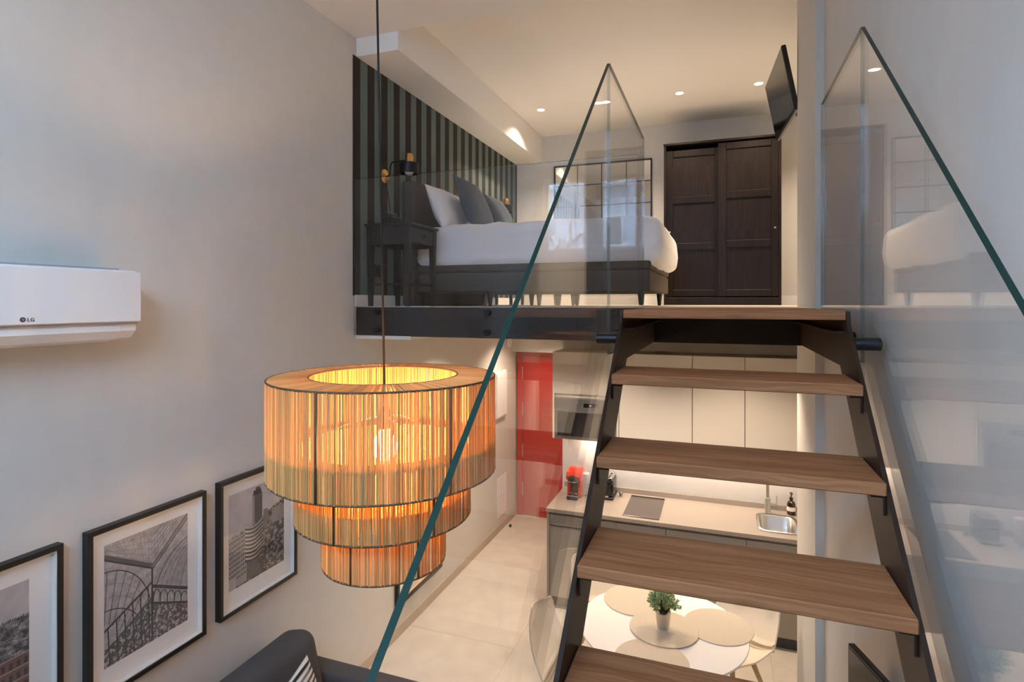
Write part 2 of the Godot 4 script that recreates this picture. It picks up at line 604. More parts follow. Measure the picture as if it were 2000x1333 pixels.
func print_tower() -> Image:
	var im := Image.create_empty(300, 400, false, Image.FORMAT_RGB8)
	var nz := noise(111, 0.012, 3)
	fill(im, 0, 0, 1, 1, 0.76, nz, 0.06)
	var cz := noise(113, 0.26, 3)
	for y in range(110, 400):      # streets and roofs
		for x in 300:
			var edge := 0.46 - 0.10 * (x / 300.0) if x < 120 else 0.40 - 0.14 * ((x - 120) / 180.0)
			if float(y) / 400.0 > edge + 0.03 * cz.get_noise_2d(x * 0.8, 3):
				var g := 0.38 + 0.35 * cz.get_noise_2d(x, y * 0.7) + 0.5 * cz.get_noise_2d(x * 0.14, y * 0.14)
				px(im, x, y, Color(g, g * 0.96, g * 0.96))
	fill(im, 0, 0.46, 0.30, 0.98, 0.62, cz, 0.25)       # long wing
	for r in 9:
		for k in 9:
			fill(im, 0.015 + k * 0.032, 0.50 + r * 0.05 - k * 0.004, 0.033 + k * 0.032, 0.525 + r * 0.05 - k * 0.004, 0.3)
	fill(im, 0.60, 0.30, 0.68, 0.52, 0.45, cz, 0.3)
	fill(im, 0.76, 0.33, 1.0, 0.50, 0.55, cz, 0.4)
	fill(im, 0.40, 0.09, 0.58, 0.40, 0.36, cz, 0.2)      # tower
	fill(im, 0.42, 0.05, 0.56, 0.10, 0.22)
	fill(im, 0.46, 0.02, 0.54, 0.05, 0.3)
	fill(im, 0.40, 0.10, 0.44, 0.40, 0.6)
	for r in 9:                                           # curved floors
		var y := 0.40 + r * 0.042
		for k in 60:
			var u := k / 59.0
			var yy := y + 0.035 * sin(u * PI) - 0.02 * u
			line(im, Vector2(0.28 + u * 0.31, yy), Vector2(0.28 + u * 0.31, yy + 0.022), 2, 0.82 - 0.25 * u)
			line(im, Vector2(0.28 + u * 0.31, yy + 0.022), Vector2(0.28 + u * 0.31, yy + 0.044), 2, 0.2)
	fill(im, 0.30, 0.80, 0.60, 0.98, 0.34, cz, 0.5)
	fill(im, 0.0, 0.88, 0.12, 1.0, 0.7, cz, 0.3)
	return im

func print_city() -> Image:
	var im := Image.create_empty(300, 400, false, Image.FORMAT_RGB8)
	var nz := noise(121, 0.01, 2)
	fill(im, 0, 0, 1, 1, 0.72, nz, 0.10)
	var cz := noise(123, 0.2, 3)
	for y in range(80, 400):
		for x in 300:
			var lim := 0.24 + 0.02 * cz.get_noise_2d(x, 9)
			if float(y) / 400.0 > lim:
				var g := 0.36 + 0.35 * cz.get_noise_2d(x * 0.6, y * 1.6) + 0.4 * cz.get_noise_2d(x * 0.12, y * 0.25)
				px(im, x, y, Color(g, g * 0.97, g))
	for y in range(205, 400):
		for x in 300:
			var w := cz.get_noise_2d(x * 1.5, y * 1.5)
			px(im, x, y, Color(0.44 + 0.15 * w, 0.31 + 0.13 * w, 0.28 + 0.12 * w))
	for r in 6:
		line(im, Vector2(0, 0.52 + r * 0.085), Vector2(1, 0.515 + r * 0.085), 4, 0.62, 0.7)
		for k in 15:
			fill(im, 0.02 + k * 0.067, 0.545 + r * 0.085, 0.05 + k * 0.067, 0.59 + r * 0.085, 0.20, cz, 0.2)
	line(im, Vector2(0.55, 0.45), Vector2(0.55, 1), 12, 0.62, 0.6)
	line(im, Vector2(0.30, 0.45), Vector2(0.30, 1), 9, 0.60, 0.6)
	return im

func picture(img: Image, label: String, z: float, yc: float, w: float, h: float, pw: float, ph: float, lift: float) -> void:
	var t := thing("picture_frame", label, "picture", Vector3(XL + 0.001, yc, z), 0.0, "framed prints above the sofa")
	var b := 0.02
	var d := 0.036
	part("frame", boxes([
		[Vector3(0, h / 2 - b, -w / 2), Vector3(d, h / 2, w / 2)], [Vector3(0, -h / 2, -w / 2), Vector3(d, -h / 2 + b, w / 2)],
		[Vector3(0, -h / 2 + b, -w / 2), Vector3(d, h / 2 - b, -w / 2 + b)], [Vector3(0, -h / 2 + b, w / 2 - b), Vector3(d, h / 2 - b, w / 2)]], 0.0015), M["frame black"], t)
	var iw := w / 2 - b
	var ih := h / 2 - b
	part("liner", boxes([
		[Vector3(0.006, -ih, -iw), Vector3(d - 0.006, ih, -iw + 0.004)], [Vector3(0.006, -ih, iw - 0.004), Vector3(d - 0.006, ih, iw)],
		[Vector3(0.006, ih - 0.004, -iw), Vector3(d - 0.006, ih, iw)], [Vector3(0.006, -ih, -iw), Vector3(d - 0.006, -ih + 0.004, iw)]]), M["mat board"], t)
	part("mat_board", box(Vector3(0.002, -ih, -iw), Vector3(0.006, ih, iw)), M["mat board"], t)
	var pm := StandardMaterial3D.new()
	pm.resource_name = "print"
	pm.albedo_texture = ImageTexture.create_from_image(img)
	pm.roughness = 0.8
	var X := 0.0066
	part("print", uv_quad(Vector3(X, ph / 2 + lift, pw / 2), Vector3(X, ph / 2 + lift, -pw / 2), Vector3(X, -ph / 2 + lift, -pw / 2), Vector3(X, -ph / 2 + lift, pw / 2), Vector3.RIGHT), pm, t)
	part("pane", uv_quad(Vector3(d - 0.005, ih, iw), Vector3(d - 0.005, ih, -iw), Vector3(d - 0.005, -ih, -iw), Vector3(d - 0.005, -ih, iw), Vector3.RIGHT), M["picture glass"], t)

# ------------------------------------------------------------------ pendant
func strings(count: int, r0: float, y0: float, r1: float, y1: float, thick: float, seed_: int) -> ArrayMesh:
	rng.seed = seed_
	var st := begin(true)
	for i in count:
		var a := TAU * (i + rng.randf_range(-0.35, 0.35)) / count
		var lean := rng.randf_range(-0.004, 0.004)
		var off := rng.randf_range(-0.0022, 0.0022)
		var k := rng.randf_range(0.68, 1.1)
		st.set_color(Color(0.80 * k, 0.53 * k, 0.21 * k))
		var d0 := Vector3(cos(a), 0, sin(a))
		var d1 := Vector3(cos(a + lean), 0, sin(a + lean))
		add_tube(st, [d0 * (r0 + off) + Vector3(0, y0, 0), d1 * (r1 + off) + Vector3(0, y1, 0)], thick * rng.randf_range(0.8, 1.25), 5, false, false)
	return done(st)

func pendant() -> void:
	var C := Vector3(-1.142, 1.673, -1.786)
	var t := thing("pendant_lamp", "three-tiered pendant lamp of woven jute strings glowing warm", "pendant lamp", C)
	var y3 := 0.0
	var y2 := 0.169
	var y1 := 0.327
	var top := 0.66
	var R1 := 0.398
	var R2 := 0.308
	var R3 := 0.215
	for q in [["shade_tier", R1, y1, R1, top, 520, 1], ["shade_tier", R2, y2, R2, y1 + 0.092, 400, 2], ["shade_tier", R3, y3, R3, y2 + 0.085, 280, 3],
			["shade_ring", 0.262, top + 0.003, R1, top, 480, 4], ["shade_ring", R2, y1 + 0.094, R1, y1 + 0.092, 430, 5], ["shade_ring", R3, y2 + 0.087, R2, y2 + 0.085, 330, 6]]:
		var o := part(q[0], strings(q[5], q[1], q[2], q[3], q[4], 0.0023, 300 + q[6]), M["jute"], t)
		o.set_meta("kind", "stuff")
	for q in [[R1, y1], [R1, top], [0.262, top + 0.003], [R2, y2], [R3, y3], [R2, y1 + 0.092], [R3, y2 + 0.085]]:
		part("wire_hoop", tube(circle(Vector3(0, q[1], 0), q[0] + 0.001, 64), 0.0035, 6, true), M["trim brown"], t)
	for q in [[R1, y1, top, 0.0], [R2, y2, y1 + 0.09, 0.06], [R3, y3, y2 + 0.08, 0.12]]:
		for k in 6:
			var a: float = 1.002 + PI / 6.0 - TAU * k / 6.0
			var d: Vector3 = Vector3(cos(a), 0, sin(a)) * (q[0] + 0.0025)
			part("rib", tube([d + Vector3(0, q[1], 0), d + Vector3(0, q[2], 0)], 0.0042, 6), M["trim brown"], t)
	var hub := 0.515
	for k in 3:
		var a := 0.5 + TAU * k / 3.0
		var d := Vector3(cos(a), 0, sin(a))
		part("spoke", tube([Vector3(0, hub, 0) + d * 0.022, Vector3(0, hub - 0.02, 0) + d * 0.12, Vector3(0, y1 + 0.092, 0) + d * R2], 0.0022, 6), M["white lacquer"], t)
	part("socket", lathe([Vector2(0, 0.47), Vector2(0.024, 0.47), Vector2(0.026, 0.50), Vector2(0.02, 0.535), Vector2(0.008, 0.55), Vector2(0, 0.55)], 20), M["black plastic"], t)
	var bulb := part("bulb", lathe([Vector2(0, 0.352), Vector2(0.022, 0.356), Vector2(0.04, 0.375), Vector2(0.047, 0.40), Vector2(0.042, 0.425), Vector2(0.024, 0.452), Vector2(0.014, 0.472), Vector2(0, 0.474)], 24), M["bulb glow"], t)
	bulb.set_meta("label", "glowing round bulb")
	var ceil_at := Vector3(-0.035, CM - C.y, 0.02)
	part("cord", tube([Vector3(0, 0.545, 0), Vector3(0, 0.545, 0).lerp(ceil_at, 0.5), ceil_at], 0.0042, 8), M["cord black"], t)
	part("ceiling_rose", cyl(0.05, 0.025), M["black metal"], t, ceil_at + Vector3(0, -0.0255, 0))
	var l := OmniLight3D.new()
	l.name = "pendant_light"
	l.light_color = Color(1.0, 0.82, 0.60)
	l.light_energy = 0.85
	l.light_size = 0.03
	l.omni_range = 9.0
	l.omni_attenuation = 2.0
	l.shadow_enabled = true
	add_child(l)
	l.position = C + Vector3(0, 0.40, 0)

# ------------------------------------------------------------------ stair
const RISE := 0.2155
const GOING := 0.248
const Z0 := -2.173
const SXL := -0.343
const SXR := 0.399

func nose(y: float) -> float:
	return Z0 + (LF - y) * GOING / RISE

func stair() -> void:
	var t := thing("staircase", "open-tread staircase of brown oak boards between dark steel stringers", "staircase", Vector3(0, 0, 0))
	# landing and treads
	for k in range(0, 12):
		var y := LF - RISE * k
		var z := Z0 + GOING * k
		var dp := 0.271
		if k == 0:
			part("landing_board", cbox(Vector3(SXR - SXL, 0.032, Z0 - ZF - 0.004), 0.002), M["tread wood 0"], t, Vector3((SXL + SXR) / 2, y - 0.016, (Z0 + ZF) / 2))
		else:
			part("tread", cbox(Vector3(SXR - SXL, 0.034, dp), 0.003), M["tread wood %d" % (k % 3)], t, Vector3((SXL + SXR) / 2, y - 0.017, z - dp / 2))
	# stringers: plates 12 mm thick standing outside the treads
	var s := GOING / RISE
	var poly := PackedVector2Array()
	poly.append(Vector2(ZF + 0.012, LF - 0.002))
	poly.append(Vector2(Z0 - 0.002, LF - 0.002))
	poly.append(Vector2(Z0 + 0.012, LF - 0.05))
	poly.append(Vector2(nose(2.30) - 0.045, 2.30))
	poly.append(Vector2(nose(0.0) - 0.045, 0.0))
	poly.append(Vector2(nose(0.0) - 0.33, 0.0))
	poly.append(Vector2(nose(2.378) - 0.33, 2.378))
	poly.append(Vector2(ZF + 0.012, 2.378))
	for q in [[SXL - 0.013, SXL - 0.001], [SXR + 0.001, SXR + 0.013]]:
		part("stringer", solid_plate(poly, Vector3(0, 0, 1), Vector3.UP, Vector3.RIGHT, q[0], q[1]), M["black steel"], t)
	# angle brackets under the boards
	for k in range(1, 12):
		var y := LF - RISE * k - 0.034
		var z := Z0 + GOING * k
		for q in [[SXL, 1.0], [SXR, -1.0]]:
			var x: float = q[0]
			var dx: float = q[1]
			var lo := minf(x, x + dx * 0.034)
			var hi := maxf(x, x + dx * 0.034)
			var b := part("bracket", boxes([[Vector3(lo, y - 0.007, z - 0.25), Vector3(hi, y - 0.0005, z - 0.012)], [Vector3(minf(x, x + dx * 0.006), y - 0.052, z - 0.034), Vector3(maxf(x, x + dx * 0.006), y - 0.006, z - 0.012)]], 0.001), M["black steel"], t)
	for q in [[SXL, 1.0], [SXR, -1.0]]:      # ledges under the landing
		var x: float = q[0]
		var dx: float = q[1]
		part("ledge", box(Vector3(minf(x, x + dx * 0.04), LF - 0.076, ZF + 0.014), Vector3(maxf(x, x + dx * 0.04), LF - 0.070, Z0 - 0.02)), M["black steel"], t)

func glass(called: String, label: String, poly: PackedVector2Array, e1: Vector3, e2: Vector3, e3: Vector3, d0: float, d1: float) -> Node3D:
	var t := thing(called, label, "glass panel", Vector3.ZERO, 0.0, "glass guard panels")
	var fr := plate(poly, e1, e2, e3, d0, d1)
	var middle := Vector3.ZERO
	for p in poly:
		middle += (e1 * p.x + e2 * p.y) / poly.size()
	part("pane", done(fr[0]), M["guard glass"], t)
	for i in poly.size():
		var p := poly[i]
		var q := poly[(i + 1) % poly.size()]
		var upright := absf(p.x - q.x) < 0.002
		var edge := begin()
		quad(edge, e1 * p.x + e2 * p.y + e3 * d0, e1 * q.x + e2 * q.y + e3 * d0, e1 * q.x + e2 * q.y + e3 * d1, e1 * p.x + e2 * p.y + e3 * d1, (e1 * (p.x + q.x) + e2 * (p.y + q.y)) * 0.5 - middle)
		part("end_edge" if upright else "polished_edge", done(edge), M["pale glass edge" if upright else "glass edge"], t)
	return t

func standoff(t: Node3D, at: Vector3, axis: Vector3, length: float, r := 0.021) -> void:
	var o := part("standoff", cyl(r, length, 20, 0.002), M["black metal"], t, at)
	if axis.x != 0.0:
		o.rotation = Vector3(0, 0, -PI / 2 * signf(axis.x))
	else:
		o.rotation = Vector3(PI / 2 * signf(axis.z), 0, 0)
	part("cap", cyl(r * 0.62, 0.003, 16, 0.0008), M["black plastic"], o, Vector3(0, length, 0))

func guards() -> void:
	var TOP := 3.52
	var s := RISE / GOING
	var ez := Vector3(0, 0, 1)
	for side in [0, 1]:
		var x0 := -0.406 if side == 0 else 0.444
		var x1 := x0 + 0.012
		var zn := 0.42
		var stair_poly := PackedVector2Array([Vector2(Z0 - 0.012, TOP), Vector2(zn, TOP - (zn - Z0 + 0.012) * s), Vector2(zn, TOP - 1.28 - (zn - Z0 + 0.012) * s), Vector2(Z0 - 0.012, TOP - 1.28)])
		var a := glass("stair_glass", "long sloping glass guard on the %s side of the staircase" % ["left", "right"][side], stair_poly, ez, Vector3.UP, Vector3.RIGHT, x0, x1)
		var ze := -3.25 if side == 0 else -2.98
		var land_poly := PackedVector2Array([Vector2(ze, TOP), Vector2(Z0 - 0.016, TOP), Vector2(Z0 - 0.016, 2.40), Vector2(ze, 2.40)])
		var b := glass("landing_glass", "upright glass guard beside the landing, %s of the top step" % ["left", "right"][side], land_poly, ez, Vector3.UP, Vector3.RIGHT, x0, x1)
		# standoffs from the stringers through the panes
		for zz in [-2.12, -0.30]:
			var yy: float = 2.465 - (zz + 2.12) * s
			if side == 0:
				standoff(a, Vector3(SXL - 0.013, yy, zz), Vector3(-1, 0, 0), 0.075)
			else:
				standoff(a, Vector3(SXR + 0.013, yy, zz), Vector3(1, 0, 0), 0.075)
		for zz in [Z0 - 0.25, ze + 0.15]:
			if side == 0:
				standoff(b, Vector3(SXL - 0.013, 2.47, zz), Vector3(-1, 0, 0), 0.062)
			else:
				standoff(b, Vector3(SXR + 0.013, 2.47, zz), Vector3(1, 0, 0), 0.062)
	var lp := PackedVector2Array([Vector2(-2.335, 3.44), Vector2(-0.43, 3.44), Vector2(-0.43, 2.378), Vector2(-2.335, 2.378)])
	var c := glass("loft_balustrade", "glass balustrade along the loft edge in front of the bed", lp, Vector3.RIGHT, Vector3.UP, ez, ZF + 0.03, ZF + 0.042)
	for x in [-2.158, -1.357, -0.56]:
		for y in [2.535, 2.41]:
			standoff(c, Vector3(x, y, ZF + 0.0105), Vector3(0, 0, 1), 0.04, 0.019)

# ------------------------------------------------------------------ bedroom
func bed() -> void:
	var zn := -3.93
	var zf := -5.40
	var xf := -0.44
	var t := thing("bed", "double bed with brown upholstered headboard and base and white bedding", "bed", Vector3(-1.35, LF, (zn + zf) / 2))
	var W := zn - zf
	part("headboard", rounded_box(Vector3(0.10, 0.98, W + 0.06), 0.018, 3, 2), M["upholstery brown"], t, Vector3(XL + 0.062 + 1.35, 0.49, 0))
	var L := xf - (XL + 0.13)
	var cx := (xf + XL + 0.13) / 2 + 1.35
	part("base", rounded_box(Vector3(L, 0.15, W), 0.015, 2, 2), M["upholstery brown"], t, Vector3(cx, 0.18, 0))
	part("topper_band", rounded_box(Vector3(L + 0.012, 0.065, W + 0.012), 0.02, 3, 2), M["upholstery brown"], t, Vector3(cx, 0.288, 0))
	for q in [[-0.88, 0.62], [-0.3, 0.62], [0.84, 0.64], [-0.88, -0.62], [0.84, -0.64], [0.2, 0.0], [-0.10, 0.0], [-0.02, -0.25], [0.06, -0.05], [0.16, -0.3], [-0.2, -0.1]]:
		part("leg", lathe([Vector2(0, 0), Vector2(0.014, 0), Vector2(0.026, 0.108), Vector2(0, 0.108)], 12), M["dark furniture"], t, Vector3(q[0], 0, q[1]))
	var nz := noise(77, 2.2, 3)
	var duvet := rounded_box(Vector3(L + 0.06, 0.34, W + 0.05), 0.085, 6, 14, nz)
	part("duvet", duvet, M["sheet white"], t, Vector3(cx + 0.01, 0.455, 0))
	# pillows lean on the headboard
	var pl := pillow(0.62, 0.40, 0.17, 0.05)
	for q in [[-4.26, "white pillow nearest the nightstand, leaning on the headboard"], [-4.98, "white pillow half hidden behind the farther slate cushion"]]:
		single("pillow", pl, M["sheet white"], q[1], "pillow", Vector3(-2.085, LF + 0.775, q[0]), Vector3(-0.42, PI / 2, 0), "white pillows on the bed")
	for q in [[-4.33, "larger slate grey square cushion nearest the white pillow on the bed", 0.48], [-4.92, "smaller slate grey cushion farther along the bed", 0.43]]:
		single("cushion", pillow(q[2], q[2], 0.15, 0.09), M["cushion slate"], q[1], "cushion", Vector3(-1.90, LF + 0.61 + q[2] * 0.46, q[0]), Vector3(-0.40, PI / 2, 0), "slate cushions on the bed")

func nightstand(at: Vector3, label: String) -> void:
	var t := thing("nightstand", label, "nightstand", at, 0.0, "nightstands beside the bed")
	var w := 0.40    # along z
	var d := 0.34    # along x
	part("table_top", cbox(Vector3(d + 0.03, 0.018, w + 0.03), 0.004), M["dark furniture"], t, Vector3(0, 0.571, 0))
	for sx in [-1, 1]:
		for sz in [-1, 1]:
			var x: float = sx * (d / 2 - 0.02)
			var z: float = sz * (w / 2 - 0.02)
			var st := begin()
			var tp := 0.022
			var bt := 0.013
			var P := []
			for q in [[-1, -1], [1, -1], [1, 1], [-1, 1]]:
				P.append([Vector3(x + q[0] * bt, 0, z + q[1] * bt), Vector3(x + q[0] * tp, 0.562, z + q[1] * tp)])
			for k in 4:
				var o: Vector3 = (P[k][1] + P[(k + 1) % 4][1]) * 0.5 - Vector3(x, 0.562, z)
				quad(st, P[k][0], P[(k + 1) % 4][0], P[(k + 1) % 4][1], P[k][1], o)
			quad(st, P[0][0], P[1][0], P[2][0], P[3][0], Vector3.DOWN)
			part("leg", done(st), M["dark furniture"], t)
	part("apron", boxes([[Vector3(-d / 2 + 0.02, 0.43, -w / 2 + 0.004), Vector3(d / 2 - 0.02, 0.562, -w / 2 + 0.02)], [Vector3(-d / 2 + 0.02, 0.43, w / 2 - 0.02), Vector3(d / 2 - 0.02, 0.562, w / 2 - 0.004)], [Vector3(-d / 2 + 0.004, 0.43, -w / 2 + 0.03), Vector3(-d / 2 + 0.02, 0.562, w / 2 - 0.03)]], 0.001), M["dark furniture"], t)
	var dr := part("drawer", cbox(Vector3(0.018, 0.10, w - 0.09), 0.002), M["dark furniture"], t, Vector3(d / 2 - 0.012, 0.50, 0))
	part("knob", lathe([Vector2(0, 0), Vector2(0.006, 0), Vector2(0.006, 0.01), Vector2(0.012, 0.016), Vector2(0.01, 0.024), Vector2(0, 0.026)], 14), M["black metal"], dr, Vector3(0.009, 0, 0), Vector3(0, 0, -PI / 2))
	part("stretcher", box(Vector3(-d / 2 + 0.03, 0.145, w / 2 - 0.03), Vector3(d / 2 - 0.03, 0.163, w / 2 - 0.012), 0.001), M["dark furniture"], t)
	part("stretcher", box(Vector3(d / 2 - 0.032, 0.145, -w / 2 + 0.03), Vector3(d / 2 - 0.014, 0.163, w / 2 - 0.03), 0.001), M["dark furniture"], t)

func sconce(at: Vector3, label: String) -> void:
	var t := thing("wall_lamp", label, "wall lamp", at, 0.0, "bedside wall lamps")
	part("wall_plate", lathe([Vector2(0, 0), Vector2(0.055, 0), Vector2(0.052, 0.012), Vector2(0.02, 0.02), Vector2(0, 0.022)], 28), M["brass"], t, Vector3(0.002, 0, 0), Vector3(0, 0, -PI / 2))
	part("arm", tube([Vector3(0.015, 0, 0), Vector3(0.04, 0, 0), Vector3(0.055, 0.02, 0), Vector3(0.06, 0.08, 0), Vector3(0.075, 0.10, 0), Vector3(0.1, 0.105, 0), Vector3(0.20, 0.105, 0)], 0.006, 8), M["black metal"], t)
	part("cap", lathe([Vector2(0, 0), Vector2(0.03, 0), Vector2(0.03, 0.055), Vector2(0.024, 0.068), Vector2(0, 0.072)], 24), M["brass"], t, Vector3(0.215, 0.082, 0))
	part("shade", lathe([Vector2(0.028, 0.078), Vector2(0.066, 0.074), Vector2(0.07, 0.07), Vector2(0.07, -0.004), Vector2(0.066, -0.004), Vector2(0.064, 0.066), Vector2(0.028, 0.072)], 30), M["black metal"], t, Vector3(0.215, 0.008, 0))
	part("bulb", lathe([Vector2(0, -0.012), Vector2(0.025, -0.006), Vector2(0.036, 0.014), Vector2(0.03, 0.04), Vector2(0.015, 0.065), Vector2(0, 0.066)], 20), M["white plastic"], t, Vector3(0.215, 0.005, 0))
	part("cable", tube([Vector3(0.02, -0.045, 0), Vector3(0.03, -0.12, -0.01), Vector3(0.03, -0.22, -0.04), Vector3(0.012, -0.34, -0.08), Vector3(0.01, -0.43, -0.1)], 0.003, 6), M["cord black"], t)

func wardrobe() -> void:
	var z := -6.10
	var x0 := -0.541
	var x1 := 0.570
	var H := 1.67
	var t := thing("wardrobe", "dark brown wooden wardrobe with two sliding panelled doors", "wardrobe", Vector3((x0 + x1) / 2, LF, z))
	var w := x1 - x0
	var D: Material = M["dark stain wood"]
	part("carcass", boxes([[Vector3(-w / 2, 0, -0.49), Vector3(-w / 2 + 0.022, H - 0.02, 0)], [Vector3(w / 2 - 0.022, 0, -0.49), Vector3(w / 2, H - 0.02, 0)], [Vector3(-w / 2 + 0.022, 0, -0.49), Vector3(w / 2 - 0.022, H - 0.02, -0.47)], [Vector3(-w / 2 + 0.022, 0.06, -0.47), Vector3(w / 2 - 0.022, 0.08, -0.03)]], 0.001), D, t)
	part("cornice", cbox(Vector3(w + 0.006, 0.022, 0.50), 0.003), D, t, Vector3(0, H - 0.009, -0.24))
	part("plinth", cbox(Vector3(w - 0.02, 0.075, 0.02), 0.002), D, t, Vector3(0, 0.039, -0.012))
	for k in 2:
		var dw := w / 2 + 0.012
		var cx := (-w / 2 + 0.012 + dw / 2) if k == 0 else (w / 2 - 0.012 - dw / 2)
		var dz := -0.05 if k == 0 else -0.022
		var y0 := 0.088
		var y1 := H - 0.03 - (0.035 if k == 0 else 0.0)
		var door := part("sliding_door", box(Vector3(-dw / 2 + 0.05, y0 + 0.05, -0.011), Vector3(dw / 2 - 0.05, y1 - 0.05, -0.003)), D, t, Vector3(cx, 0, dz))
		var sw := 0.075
		part("stile", cbox(Vector3(sw, y1 - y0, 0.02), 0.002), D, door, Vector3(-dw / 2 + sw / 2, (y0 + y1) / 2, 0))
		part("stile", cbox(Vector3(sw, y1 - y0, 0.02), 0.002), D, door, Vector3(dw / 2 - sw / 2, (y0 + y1) / 2, 0))
		var iw := dw - 2 * sw
		var ph := (y1 - y0 - 0.07) / 3.0
		for r in 4:
			part("rail", cbox(Vector3(iw, 0.07, 0.019), 0.004), D, door, Vector3(0, y0 + 0.035 + r * ph, 0))
		part("knob", lathe([Vector2(0, 0), Vector2(0.008, 0), Vector2(0.008, 0.006), Vector2(0.013, 0.012), Vector2(0.01, 0.02), Vector2(0, 0.022)], 14), M["chrome"], door, Vector3((-dw / 2 + 0.045) if k == 0 else (dw / 2 - 0.045), 0.76, 0.01), Vector3(PI / 2, 0, 0))

func grid_mirror() -> void:
	var x0 := -1.865
	var x1 := -0.717
	var y1 := 4.235 - LF
	var y0 := 3.24 - LF
	var t := thing("wall_mirror", "wide mirror divided by a thin black window grid, above the bed foot", "mirror", Vector3((x0 + x1) / 2, LF, ZB + 0.001))
	var w := x1 - x0
	var fr := []
	fr.append([Vector3(-w / 2, y0, 0), Vector3(-w / 2 + 0.014, y1, 0.024)])
	fr.append([Vector3(w / 2 - 0.014, y0, 0), Vector3(w / 2, y1, 0.024)])
	fr.append([Vector3(-w / 2, y1 - 0.014, 0), Vector3(w / 2, y1, 0.024)])
	fr.append([Vector3(-w / 2, y0, 0), Vector3(w / 2, y0 + 0.014, 0.024)])
	part("frame", boxes(fr, 0.001), M["black metal"], t)
	var ny := 4
	for i in 4:
		for j in ny:
			var px0 := -w / 2 + w * i / 4.0
			var py0 := y0 + (y1 - y0) * j / ny
			part("mirror_pane", box(Vector3(px0 + 0.001, py0 + 0.001, 0.004), Vector3(px0 + w / 4 - 0.001, py0 + (y1 - y0) / ny - 0.001, 0.009)), M["mirror"], t)
	for i in range(1, 4):
		part("grid_bar", cbox(Vector3(0.009, y1 - y0 - 0.02, 0.012), 0.001), M["black metal"], t, Vector3(-w / 2 + w * i / 4.0, (y0 + y1) / 2, 0.014))
	for j in range(1, ny):
		part("grid_bar", cbox(Vector3(w - 0.02, 0.009, 0.011), 0.001), M["black metal"], t, Vector3(0, y0 + (y1 - y0) * j / ny, 0.0145))

func television_loft() -> void:
	var c := Vector3(0.405, 4.04, -4.39)
	var t := thing("television", "flat television tilted down on a wall bracket above the landing", "television", c)
	t.rotation = Vector3(0, -PI / 2 + 0.06, 0)
	# local: screen faces +z before the turn
	var tilt := Vector3(0.19, 0, 0)
	var p := part("housing", cbox(Vector3(0.74, 0.43, 0.028), 0.004), M["black plastic"], t, Vector3.ZERO, tilt)
	part("screen", cbox(Vector3(0.72, 0.405, 0.002), 0.0005), M["screen"], p, Vector3(0, 0.006, 0.0145))
	part("back_box", cbox(Vector3(0.46, 0.24, 0.035), 0.01), M["black plastic"], p, Vector3(0, -0.04, -0.03))
	part("bracket_plate", cbox(Vector3(0.22, 0.22, 0.012), 0.002), M["black metal"], p, Vector3(0, -0.03, -0.053))
	part("bracket_arm", tube([Vector3(0, -0.04, -0.07), Vector3(0.10, -0.04, -0.15), Vector3(0.335, -0.04, -0.17)], 0.016, 8), M["black metal"], t)
	part("wall_bracket", cbox(Vector3(0.012, 0.26, 0.10), 0.002), M["black metal"], t, Vector3(0.335, -0.04, -0.17), Vector3(0, -0.06, 0))
	for k in 5:
		part("cable_loop", tube([Vector3(0.05 + k * 0.03, -0.12, -0.07), Vector3(0.06 + k * 0.03, -0.20 - k * 0.016, -0.12), Vector3(0.05 + k * 0.02, -0.26 - k * 0.012, -0.2), Vector3(0.30, -0.12, -0.17)], 0.004, 6), M["chrome"] if k % 2 == 0 else M["cord black"], t)

# ------------------------------------------------------------------ kitchen
func base_unit(x0: float, x1: float, label: String, fronts: int) -> void:
	var t := thing("base_cabinet", label, "cabinet", Vector3((x0 + x1) / 2, 0, -4.66), 0.0, "base cabinets under the worktop")
	var w := x1 - x0
	part("carcass", boxes([[Vector3(-w / 2 + 0.001, 0.10, -0.585), Vector3(-w / 2 + 0.019, 0.828, -0.022)], [Vector3(w / 2 - 0.019, 0.10, -0.585), Vector3(w / 2 - 0.001, 0.828, -0.022)], [Vector3(-w / 2 + 0.019, 0.10, -0.585), Vector3(w / 2 - 0.019, 0.118, -0.022)], [Vector3(-w / 2 + 0.019, 0.118, -0.585), Vector3(w / 2 - 0.019, 0.828, -0.577)], [Vector3(-w / 2 + 0.019, 0.70, -0.04), Vector3(w / 2 - 0.019, 0.828, -0.022)]]), M["cabinet taupe"], t)
	part("plinth", box(Vector3(-w / 2 + 0.001, 0, -0.56), Vector3(w / 2 - 0.001, 0.10, -0.055)), M["ink grey"], t)
	if fronts == 2:
		part("drawer_front", box(Vector3(-w / 2 + 0.0025, 0.725, -0.021), Vector3(w / 2 - 0.0025, 0.797, -0.001), 0.001), M["cabinet taupe"], t)
		part("drawer_front", box(Vector3(-w / 2 + 0.0015, 0.42, -0.021), Vector3(w / 2 - 0.0015, 0.70, -0.001), 0.001), M["cabinet taupe"], t)
		part("drawer_front", box(Vector3(-w / 2 + 0.0015, 0.105, -0.021), Vector3(w / 2 - 0.0015, 0.416, -0.001), 0.001), M["cabinet taupe"], t)
	else:
		part("door", box(Vector3(-w / 2 + 0.0015, 0.105, -0.021), Vector3(w / 2 - 0.0015, 0.70, -0.001), 0.001), M["cabinet taupe"], t)
		part("drawer_front", box(Vector3(-w / 2 + 0.0025, 0.725, -0.021), Vector3(w / 2 - 0.0025, 0.797, -0.001), 0.001), M["cabinet taupe"], t)
	part("grip_profile", box(Vector3(-w / 2 + 0.001, 0.702, -0.021), Vector3(w / 2 - 0.001, 0.722, -0.016)), M["steel"], t)

